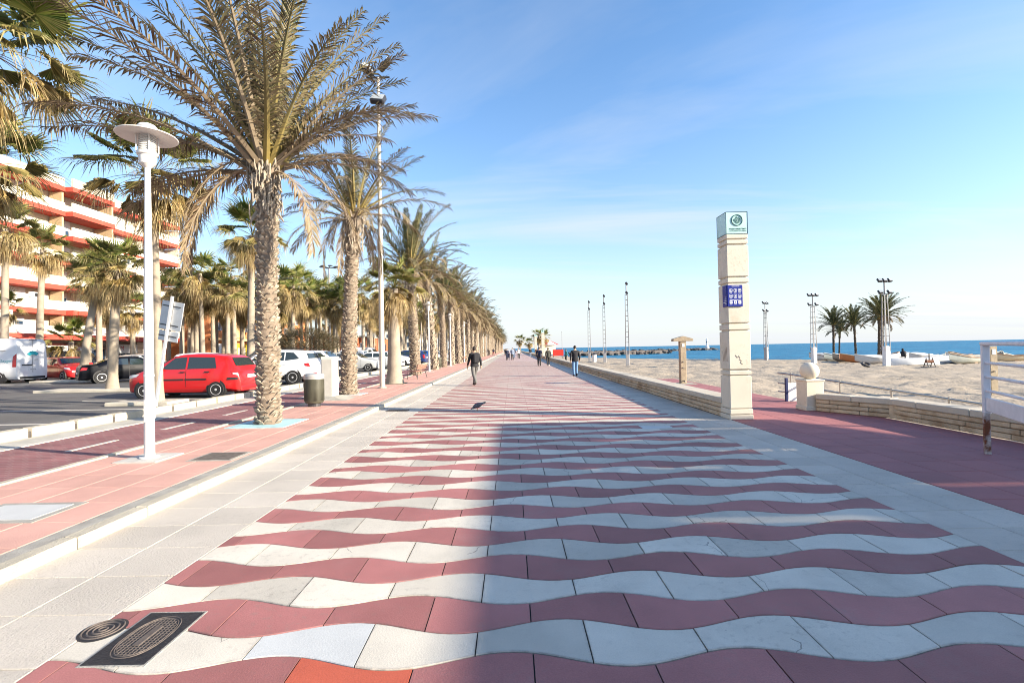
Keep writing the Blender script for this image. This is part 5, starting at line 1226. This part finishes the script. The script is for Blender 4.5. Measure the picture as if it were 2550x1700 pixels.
# second row across the lane
m_teal = M('teal_print', (.015, .30, .38), .4)
def van_x(o, X, wz, ztop, H, W, L, b_):
    lg = [(-.40, 0), (-.38, .12), (-.26, .16), (-.18, .27), (.18, .27), (.28, .17), (.40, .12), (.41, 0), (.30, 0), (.27, -.06), (.19, -.06), (.16, 0), (-.16, 0), (-.19, -.06), (-.27, -.06), (-.30, 0)]
    s_ = MB(); s_.add([(b_ - .012, -y_ * .85, .63 * H + z_ * .85) for y_, z_ in lg], [tuple(range(len(lg)))]); s_.build('van_logo', m_teal, o)
    MB().box((b_ - .004, 0, .60 * H), (.01, .014, .74 * H)).build('door_seam', m_trim, o)
    MB().box((b_ - .01, .35, .40 * H), (.03, .62, .07), ch=.01).build('handle_bar', m_trim, o); MB().box((b_ - .01, -.22, .52 * H), (.03, .2, .03)).build('door_handle', m_trim, o)
    MB().box((b_ - .01, 0, .97 * H), (.03, .45, .035)).build('brake_light', m_trim, o)
    MB().box((X(.62), W / 2 + .0, .73 * H), (2.6, .02, .03)).build('side_rail', m_trim, o); MB().box((X(.62), -W / 2 - .0, .73 * H), (2.6, .02, .03)).build('side_rail', m_trim, o)
    for q in (-1, 1): MB().box((X(.80), q * (W / 2 + .002), .25), (.9, .012, .22)).build('lower_cladding', m_trim, o)
    put_text('lettering', 'Oxygen', .26, m_teal, o, (X(.88), W / 2 + .012, .50 * H), (R(90), 0, R(180)), .001)
    put_text('plate_text', '5292 KYB', .095, m_trim, o, (b_ - .016, .0, .30 * H), (R(90), 0, R(-90)), .001)
car('van', -31.9, 29.6, LEFT, 5.1, 1.98, 2.66, c_white, 'white delivery van with teal car logo on its rear doors', 'parked_van', 'van', wr=.34, extras=van_x)
car('hatch', -29.4, 32.0, R(-25), 4.0, 1.75, 1.5, c_red, 'red hatchback nosing out beside the white van', wr=.31)
car('sedan', -22.6, 28.6, R(48), 4.7, 1.82, 1.46, c_blk, 'black saloon with red tail lights between two parking lot palms', wr=.33)
car('hatch', -28.2, 37.0, R(-10), 4.2, 1.78, 1.6, c_sil, 'silver hatchback behind the red one near the shops', wr=.31)
car('hatch', -23.5, 36.5, R(170), 4.0, 1.75, 1.52, c_red, 'red hatchback behind the black saloon', wr=.31)
car('suv', -19.6, 31.5, R(15), 4.3, 1.8, 1.62, c_white, 'white car behind the roof of the red hatchback in front')
car('sedan', -18.6, 38.0, R(0), 4.4, 1.78, 1.5, c_grey, 'grey saloon in the middle of the parking lot')
car('hatch', -17.4, 43.0, R(180), 4.0, 1.72, 1.5, c_red, 'dark red hatchback parked before the orange building')
car('suv', -16.6, 48.5, R(180), 4.3, 1.8, 1.7, c_white, 'white car with roof rails beyond the tamarisk bush')
car('van', -17.5, 57.0, R(0), 4.9, 1.9, 2.0, c_white, 'white minibus parked beyond the silver estate', 'parked_van', 'van', lo=True)
for k in range(9):
    car(('hatch', 'sedan', 'estate')[k % 3], -17.2 + rng.uniform(-.4, .4), 64 + 5.2 * k, rng.choice((LEFT, RIGHT)), 4.3, 1.76, 1.5, (c_sil, c_white, c_grey, c_nav, c_red)[k % 5], 'small parked car in the second row behind the palms', lo=True, group='far parked cars behind the palms')

# ---------------------------------------------------------------- buildings
m_cream = M('facade_cream', (.54, .475, .37), .85, .06, .8, .3, 20); m_ivory = M('balcony_ivory', (.74, .69, .58), .8, .06, .7, .2, 20); m_rband = M('band_red', (.50, .07, .045), .75, .10, 1.0, .2, 20, stain=((.42, .14, .10), .9, .56, .5))
m_shut = M('shutter_white', (.70, .69, .66), .6, .05, 4); m_wgl = M('window_glass', (.02, .045, .09), .08, spec=.8); m_wfr = M('window_frame', (.70, .69, .67), .5); m_brick = M('ochre_brick', (.50, .37, .22), .85, .12, 5, .3, 30)
def window(par, x, y, z, w_, h, axis='x', shut=0., fr=.07):
    """window in a wall that faces +x"""
    f = MB()
    for dy, dz, sy, sz in ((0, h / 2, w_ + fr, fr), (0, -h / 2, w_ + fr, fr), (-w_ / 2, 0, fr, h), (w_ / 2, 0, fr, h), (0, 0, fr * .8, h)): f.box((x + .04, y + dy, z + dz), (.10, sy, sz))
    fo = f.build('window', m_wfr, par); MB().box((x + .015, y, z), (.02, w_, h)).build('pane', m_wgl, fo)
    if shut > .02: MB().box((x + .06, y, z + h / 2 - h * shut / 2), (.04, w_ - .04, h * shut)).build('shutter', m_shut, fo)
bd = thing('apartment_block', (0, 0, 0), 'six storey cream apartment block with red balcony bands behind the parking lot', 'building')
XB = -50.2; LV = [4.0, 6.7, 9.4, 12.1, 14.8, 17.5, 20.2]     # tops of the red bands
MB().box((XB - 6, 41, 10.2), (12, 58, 20.0)).build('wall', m_cream, bd)
MB().box((XB - 6, 41, 20.35), (12.2, 58.3, .3)).build('roof', m_conc, bd)
SEGS = [(14, 33.5, 1.4), (33.5, 52.6, 1.7), (52.6, 58.2, 2.5), (58.2, 64.6, 1.1), (64.6, 70.0, 2.3)]
for zt in LV:
    for (a, b, d) in SEGS:
        if zt > 4.1: MB().box((XB + d / 2, (a + b) / 2, zt - .25), (d, b - a - .02, .5)).build('balcony_band', m_rband, bd)
        else: MB().box((XB + 1.5, (a + b) / 2, zt - .25), (3.0, b - a - .02, .55)).build('balcony_band', m_rband, bd)
        hp = .95
        MB().box((XB + d - .08 - .03, (a + b) / 2, zt + hp / 2), (.16, b - a - .06, hp)).build('balcony_parapet', m_ivory if zt < 20 else m_cream, bd)
        MB().box((XB + d / 2, b - .10, zt + hp / 2), (d - .2, .14, hp)).build('balcony_parapet', m_ivory, bd)
        if zt < 20:
            MB().box((XB + d * .5, b - .16, zt + 1.05), (d - .35, .22, 2.05)).build('party_wall', m_brick if (b > 52 and b < 60) else m_ivory, bd)
            y = a + 1.3
            while y < b - 1.2:
                if rng.random() < .85: window(bd, XB, y, zt + 1.15, rng.choice((1.1, 1.5, 1.8)), 1.35 if rng.random() < .6 else 1.9, shut=rng.choice((.3, .55, .9, 1., .95)))
                y += rng.uniform(2.1, 2.9)
# a glazed-in bay and air conditioners
MB().box((XB + 1.2, 61.3, 13.3), (1.6, 3.4, 2.0)).build('glazed_bay', m_ivory, bd)
for y in (60.5, 62.0): window(bd, XB + 2.0, y, 13.6, 1.0, .8)
for (y, z) in ((57.0, 14.0), (36.0, 3.1), (49, 8.0), (43, 11.0)): 
    a_ = MB().box((XB + 1.75, y, z + .0), (.35, .8, .55), ch=.03).build('air_conditioner', m_shut, bd); MB().lathe([(.2, 0), (.2, .02), (0, .02)], 14, xf=Matrix.Translation((XB + 1.93, y + .1, z)) @ Matrix.Rotation(R(90), 4, 'Y')).build('fan_grille', m_trim, a_)
# white enclosed room on the first floor
MB().box((XB + 1.0, 44.3, 5.15), (2.2, 4.6, 2.2)).build('enclosed_balcony', m_ivory, bd); window(bd, XB + 2.1, 44.8, 5.2, .6, .9)
for y in (38, 47.3, 56): MB().tube((XB - 3, y, 20.4), (XB - 3, y, 22.6), .03, n=5).build('aerial', m_lat, bd)
# shop fronts
for k, (a, b, m_) in enumerate(((33, 37, M('shop_brown', (.22, .13, .09), .7, .2, 3)), (37.4, 41, m_brick), (41.4, 45.6, m_ivory), (46, 50, M('shop_shutter', (.30, .24, .19), .7, .25, 2)), (50.4, 55.6, m_ivory), (56, 60, m_shut), (60.4, 64, M('shop_shutter', (.3, .24, .19), .7)), (64.4, 69.6, m_ivory))):
    MB().box((XB + .10, (a + b) / 2, 1.75), (.25, b - a, 3.3)).build('shop_front', m_, bd); window(bd, XB + .22, (a + b) / 2 + .3, 1.6, (b - a) * .5, 1.8)
o = thing('shop_awning', (XB + .3, 53, 2.6), 'white shop awning with small red lettering under the apartments', 'awning')
MB().add([(0, -2.6, .7), (0, 2.6, .7), (1.8, 2.6, 0), (1.8, -2.6, 0), (1.8, 2.6, -.3), (1.8, -2.6, -.3)], [(0, 1, 2, 3)[::-1], (3, 2, 4, 5)[::-1]]).build('canvas', m_shut, o); MB().tube((1.75, -2.6, 0), (1.75, 2.6, 0), .03, n=6).build('front_bar', m_lat, o)
put_text('lettering', 'CAFETERIA', .35, m_pred, o, (1.815, 0, -.16), (R(90), 0, R(90)), .002)
o = thing('shop_sign', (XB + 1.2, 61.0, 2.55), 'white shop sign board with red letters under the apartments', 'sign')
MB().box((0, 0, 0), (.12, 4.4, 1.1), ch=.01).build('board', m_shut, o); put_text('lettering', 'AL', .55, m_pred, o, (.068, -1.3, -.2), (R(90), 0, R(90)), .002); put_text('lettering', 'M', .8, m_pred, o, (.068, -.3, .05), (R(90), 0, R(90)), .002)
for q in (-2, 2): MB().box((-.55, q, .2), (1.0, .06, .06)).build('bracket', m_lat, o)
o = thing('parasol', (XB + 5.0, 43.0, ZP - .03), 'cream cafe parasol behind the white van', 'parasol')
MB().tube((0, 0, 0), (0, 0, 3.3), .035, n=8).build('pole', m_wood, o); MB().lathe([(1.9, 2.75), (1.85, 2.9), (.1, 3.55), (0, 3.6)], 8).build('canopy', m_ivory, o); MB().lathe([(.3, 0), (.3, .1), (0, .12)], 12).build('foot', m_conc, o)
o = thing('red_pole', (-41.6, 36.8, ZP), 'thin dark red pole beside the apartments at the picture edge', 'pole')
MB().tube((0, 0, 0), (0, 0, 6.4), .11, .09, n=10).build('pole', M('pole_red', (.20, .03, .03), .5), o, 50); MB().box((0, 0, .03), (.4, .4, .06)).build('base', m_conc, o)
# orange building
m_or = M('facade_orange', (.52, .20, .075), .85, .10, .8, .3, 20); m_ocr = M('facade_ochre', (.66, .42, .20), .85, .1, .8)
ob = thing('orange_building', (0, 0, 0), 'terracotta orange building with ground floor shops behind the fan palms', 'building')
MB().box((-51, 89, 4.6), (12, 34, 9.4)).build('wall', m_or, ob); MB().box((-50.9, 89, 9.4), (12.6, 34.6, .3)).build('roof', m_ocr, ob)
MB().box((-44.7, 89, 3.9), (1.0, 34, .35)).build('canopy', m_ocr, ob); MB().box((-44.8, 78, 6.8), (.9, 4.5, 5.2)).build('stair_bay', m_ocr, ob)
for y in (74.5, 82, 86, 91, 96, 101): 
    for z in (5.9, 8.0): window(ob, -44.98, y, z, 1.2, 1.2)
for (y, m_) in ((75, m_shut), (80, M('shop_yellow', (.75, .50, .03), .6)), (86, m_shut), (92, m_ocr), (98, m_shut)):
    MB().box((-44.9, y, 1.7), (.2, 3.8, 3.1)).build('shop_front', m_, ob); window(ob, -44.8, y, 1.6, 2.0, 1.9, shut=.6)
a_ = MB().box((-44.3, 75.5, 3.0), (.4, .9, .6)).build('air_conditioner', m_shut, ob)
o = thing('low_red_building', (0, 0, 0), 'long low red brick building glimpsed between the palm trunks', 'building')
MB().box((-42, 132, 2.6), (10, 46, 5.2)).build('wall', M('facade_redbrick', (.42, .13, .06), .85, .15, 1.5, .3, 20), o); MB().box((-42, 132, 5.3), (10.6, 46.6, .35)).build('roof', m_conc, o)
for k in range(8): window(o, -36.98, 113 + 5.5 * k, 3.0, 1.6, 1.4)
o = thing('tower_block', (0, 0, 0), 'white high rise with blue windows glimpsed through the palm row', 'building')
MB().box((-46, 205, 13), (16, 30, 26.6)).build('wall', m_ivory, o); MB().box((-46, 205, 26.5), (16.6, 30.6, .5)).build('roof', m_conc, o)
for z in range(7):
    for k in range(5): window(o, -37.98, 193 + 6 * k, 4 + 3.2 * z, 2.6, 1.8)
    for k in range(4):
        MB().box((-52 + 4 * k, 189.94, 4 + 3.2 * z), (2.2, .08, 1.8)).build('window', m_wgl, o)
# striped kiosk and far promenade things
o = thing('beach_kiosk', (9.2, 128, 0), 'far red and white striped kiosk roof beyond the distant pylons', 'kiosk')
MB().box((0, 0, 1.2), (4.2, 4.2, 2.4)).build('wall', m_ivory, o)
m_sr = M('roof_red', (.55, .06, .05), .6)
for k in range(8):
    a0, a1 = 2 * math.pi * k / 8, 2 * math.pi * (k + 1) / 8; MB().add([(0, 0, 4.1), (3.3 * math.cos(a0), 3.3 * math.sin(a0), 2.5), (3.3 * math.cos(a1), 3.3 * math.sin(a1), 2.5)], [(0, 1, 2)]).build('roof_panel', m_sr if k % 2 else m_shut, o)
# flat roof and wall added outside the frame to cast the broad paving shadow
kb = thing('unseen_shadow_caster', (0, 0, 0), 'flat roofed shadow caster added out of view to shade the paving', 'building')
poly = [(13.62, -14), (13.62, 5.90), (19.4, 6.02), (21.1, 2.85), (21.1, -14)]
MB().box((17.6, -9.9, 1.2), (6.8, 8.0, 3.7)).build('wall', m_ivory, kb) 
def xr(y): return 21.1 if y < 2.85 else 21.1 - 1.7 * (y - 2.85) / 3.17
gaps = {-7.0: (15, 18), -5.0: (16.5, 19.5), -3.5: (14.4, 16.2), -2.0: (17, 20.4), -.5: (15.2, 17.4), .5: (18, 20.6), 1.5: (14.6, 16.8), 2.5: (16.8, 19.2), 3.5: (15, 17.6), 4.5: (17.2, 18.9)}  # slots left in the added roof to let light patches into its shadow
y = -14.
while y < 6.0:
    y1 = min(y + .5, 6.0); g = gaps.get(round(y, 2)); w_ = .17
    if g:
        MB().prism([(13.62, y), (g[0], y), (g[0], y1), (13.62, y1)], 4.86, 5.0).build('shade_board', m_conc, kb); MB().prism([(g[1], y), (xr(y), y), (xr(y1), y1), (g[1], y1)], 4.86, 5.0).build('shade_board', m_conc, kb)
        MB().prism([(g[0] + .002, y), (g[1] - .002, y), (g[1] - .002, y1 - w_), (g[0] + .002, y1 - w_)], 4.86, 5.0).build('shade_board', m_conc, kb)
    else: MB().prism([(13.62, y), (xr(y), y), (xr(y1), y1), (13.62, y1)], 4.86, 5.0).build('shade_board', m_conc, kb)
    y += .5

for (x, y) in ((14.0, 5.4), (18.9, 5.5), (20.7, 2.6), (14.0, 2.4)): MB().tube((x, y, -.7), (x, y, 4.9), .06, n=8).build('post', m_lat, kb)
for k in range(3): window(kb, 21.0, -12 + 2.2 * k, 1.5, 1.4, 1.3)
# ---------------------------------------------------------------- people
m_skin = M('skin', (.42, .25, .17), .6); m_hair = M('hair_dark', (.025, .018, .014), .7); m_hairg = M('hair_grey', (.30, .28, .26), .8)
def cloth(n, c): return M('cloth_' + n, c, .85, .15, 20)
def person(x, y, z, yaw, h, label, top, legs, shoes, hair=m_hair, stride=.28, arms=(.12, -.12), pack=None, bend=None, z_extra=0., sleeve=None):
    """stride>0: first leg forward; arms: fore-aft swing of the two hands; one continuous skinned body"""
    o = thing('person', (x, y, z), label, 'person', rz=yaw); k = h / 1.75
    # local: +y is forward
    V = []; E = []; Rr = []
    def v(p, r_, par=None):
        V.append(p); Rr.append(r_ if isinstance(r_, tuple) else (r_, r_)); i = len(V) - 1
        if par is not None: E.append((par, i))
        return i
    s = stride
    pel = v((0, 0, .96), (.175, .125)); wst = v((0, .0, 1.10), (.180, .13), pel); che = v((0, .015, 1.30), (.200, .145), wst); up = v((0, .0, 1.44), (.145, .10), che); nk = v((0, .01, 1.51), .055, up)
    hd0 = v((0, .02, 1.58), (.075, .085), nk); hd1 = v((0, .025, 1.67), (.082, .098), hd0); hd2 = v((0, .015, 1.725), (.06, .072), hd1)
    for sg, st_, ar in ((1, s, arms[0]), (-1, -s, arms[1])):
        hip = v((sg * .095, 0, .90), (.105, .115), pel); kn = v((sg * .10, st_ * .5 + .05, .50), (.078, .085), hip)
        lift = .10 if st_ < 0 and abs(st_) > .2 else 0
        an = v((sg * .10, st_ * 1.0 - .02 - (.05 if lift else 0), .095 + lift), (.062, .07), kn); ft_ = v((sg * .10, st_ * 1.0 + .06 - (.03 if lift else 0), .045 + lift * .6), (.045, .038), an); v((sg * .105, st_ * 1.0 + .17 - (.03 if lift else 0), .035 + lift * .2), (.040, .028), ft_)
        sh = v((sg * .19, 0, 1.42), (.078, .078), up); el = v((sg * .265, ar * .35 - .04, 1.14), (.062, .064), sh); wr_ = v((sg * .27, ar + .02, .90), (.040, .042), el); pm = v((sg * .27, ar * 1.08 + .03, .83), (.026, .040), wr_)
        if bend and sg == 1:
            pass
        for q in range(4):
            f1 = v((sg * .27, ar * 1.1 + .005 + .018 * q, .775 - .004 * abs(q - 1.5)), .009, pm); v((sg * .263, ar * 1.1 + .012 + .018 * q, .735 + .006 * abs(q - 1.5)), .008, f1)
        t1 = v((sg * .26, ar * 1.08 + .075, .815), .010, pm); v((sg * .256, ar * 1.08 + .085, .785), .009, t1)
    me = bpy.data.meshes.new('body'); me.from_pydata([(a * k, b * k, c * k) for a, b, c in V], E, [])
    b = bpy.data.objects.new('body', me); C.objects.link(b)
    sk = b.modifiers.new('skin', 'SKIN'); sk.use_smooth_shade = True; ss_ = b.modifiers.new('sub', 'SUBSURF'); ss_.levels = 1; ss_.render_levels = 1
    for i, d in enumerate(me.skin_vertices[0].data): d.radius = (Rr[i][0] * k, Rr[i][1] * k); d.use_root = (i == 0)
    dg = bpy.context.evaluated_depsgraph_get(); me2 = bpy.data.meshes.new_from_object(b.evaluated_get(dg)); bpy.data.objects.remove(b)
    me2.materials.clear()
    for m_ in (top, legs, shoes, m_skin, hair): me2.materials.append(m_)
    for p in me2.polygons:
        c = p.center / k
        if c.z > 1.50: mi = 4 if (c.z > 1.70 or (c.y < .0 and c.z > 1.60)) else 3
        elif abs(c.x) > .215 and c.z < .91: mi = 3
        elif c.z > .90: mi = 0
        elif c.z > .12: mi = 1
        else: mi = 2
        p.material_index = mi
    me2.name = 'body'; obj('body', me2, o)
    # hair, ears, nose
    MB().lathe([(.088 * k * math.cos(t), .10 * k * math.sin(t)) for t in [R(-5 + 16 * q) for q in range(6)]] + [(0, .10 * k)], 14, (0, .008 * k, 1.675 * k)).build('hair', hair, o, 60)
    fc = MB(); fc.path([(0, .105 * k, 1.665 * k), (0, .128 * k, 1.635 * k)], [.008 * k, .014 * k], 6)
    for sg in (-1, 1): fc.path([(sg * .085 * k, .01 * k, 1.67 * k), (sg * .094 * k, .005 * k, 1.63 * k)], [.016 * k, .010 * k], 6)
    fc.build('face', m_skin, o, 60)
    # jacket hem
    hm = MB(); hm.lathe([(.195 * k, .86 * k), (.20 * k, .90 * k), (.19 * k, 1.0 * k), (.18 * k, 1.06 * k)], 16); hm.v = [(a, b_ * .74, c) for a, b_, c in hm.v]; hm.build('jacket_hem', top, o, 60)
    if pack:
        MB().box((0, -.19 * k, 1.24 * k), (.29 * k, .14 * k, .42 * k), ch=.04).build('backpack', pack, o)
        for sg in (-1, 1): MB().path([(sg * .11, -.12, 1.42), (sg * .125, .02, 1.475), (sg * .12, .12, 1.38), (sg * .13, .06, 1.12)], .014, 5).build('strap', pack, o)
    return o
blk = cloth('black', (.018, .018, .022)); gry = cloth('grey', (.13, .125, .12)); jean = cloth('jeans', (.12, .22, .38)); navy = cloth('navy', (.02, .028, .06)); dk = cloth('dark', (.03, .03, .03)); olive = cloth('olive', (.05, .05, .04)); wht = cloth('white', (.68, .67, .66)); redc = cloth('red', (.45, .03, .04)); teal = cloth('teal', (.03, .14, .15)); shoe = M('shoe', (.02, .018, .017), .6); lblue = cloth('pale_blue', (.22, .27, .36)); brown = cloth('brown', (.14, .07, .04)); tan = cloth('tan', (.38, .30, .20)); shoew = M('shoe_white', (.6, .6, .6), .6)
person(-1.73, 22.1, 0, R(28), 1.76, 'person in black jacket and grey trousers striding away over the stripes', blk, gry, shoe, stride=.30, arms=(-.14, .16), pack=blk)
person(3.63, 28.0, 0, R(4), 1.75, 'person in black jacket and blue jeans walking beside the low wall', blk, jean, shoe, stride=.10, arms=(.05, -.08))
person(2.5, 45, 0, R(-2), 1.74, 'person in navy with a backpack, one of two walking together', navy, dk, shoe, stride=.14, pack=navy)
person(3.3, 44.5, 0, R(2), 1.66, 'person in dark olive coat walking next to the backpack wearer', olive, dk, shoew, stride=.18)
person(.02, 69.7, 0, R(180), 1.76, 'person in pale blue jacket beside the pushchair far down the promenade', lblue, dk, shoe, stride=.12)
person(-.75, 70.6, 0, R(180), 1.66, 'person in dark clothes pushing the pushchair', navy, dk, shoe, stride=.15)
person(1.05, 79, 0, R(180), 1.72, 'person in white top and dark trousers far down the promenade', wht, dk, shoe, stride=.16)
person(.35, 86, 0, R(0), 1.70, 'person in navy far behind the white-topped walker', navy, jean, shoe, stride=.2)
person(-4.5, 116, ZS, R(170), 1.68, 'person in red skirt walking on the far sidewalk', navy, redc, shoe)
person(-1.6, 112, 0, R(0), 1.7, 'person in black far along the stripes', blk, dk, shoe)
person(3.6, 96, 0, R(180), 1.72, 'person in dark jacket walking near the wall beyond the far pylons', dk, lblue, shoew)
person(4.2, 84, 0, R(180), 1.68, 'person in brown standing beside the distant pylons', brown, tan, shoe, stride=.05)
person(6.9, 62, -.22, R(100), 1.7, 'person in teal jacket standing beyond the wall before the red board', teal, dk, shoe, stride=.05)
o = thing('pushchair', (-.62, 69.3, 0), 'dark pushchair beside the far walkers', 'pushchair')
MB().add([(-.22, -.3, .4), (.22, -.3, .4), (.22, .25, .35), (-.22, .25, .35), (-.22, .38, .95), (.22, .38, .95)], [(0, 1, 2, 3), (3, 2, 5, 4)]).build('seat', navy, o)
for s_ in (-1, 1):
    MB().path([(s_ * .24, -.45, .12), (s_ * .24, .3, .55), (s_ * .24, .55, 1.0)], .02, 6).build('frame', m_dkgrey, o); MB().path([(s_ * .24, .1, .45), (s_ * .24, .42, .12)], .02, 6).build('frame', m_dkgrey, o)
    for yy in (-.45, .42): MB().lathe([(.11, -.02), (.11, .02)], 14, xf=Matrix.Translation((s_ * .26, yy, .11)) @ Matrix.Rotation(R(90), 4, 'Y')).build('wheel', m_tyre, o)
# figure sitting among the boats
o = thing('person', (33.6, 41.6, sand_z(33.6, 41.6, False)), 'person in dark clothes sitting among the white sheeted boats', 'person')
mb = MB(); mb.path([(0, .35, .05), (0, .30, .45), (0, -.05, .42), (0, -.08, .7), (0, 0, 1.0), (0, .02, 1.08), (0, .03, 1.2), (0, .03, 1.28)], [.12, .14, .2, .2, .2, .07, .10, .05], 10); mb.build('body', blk, o, 70)
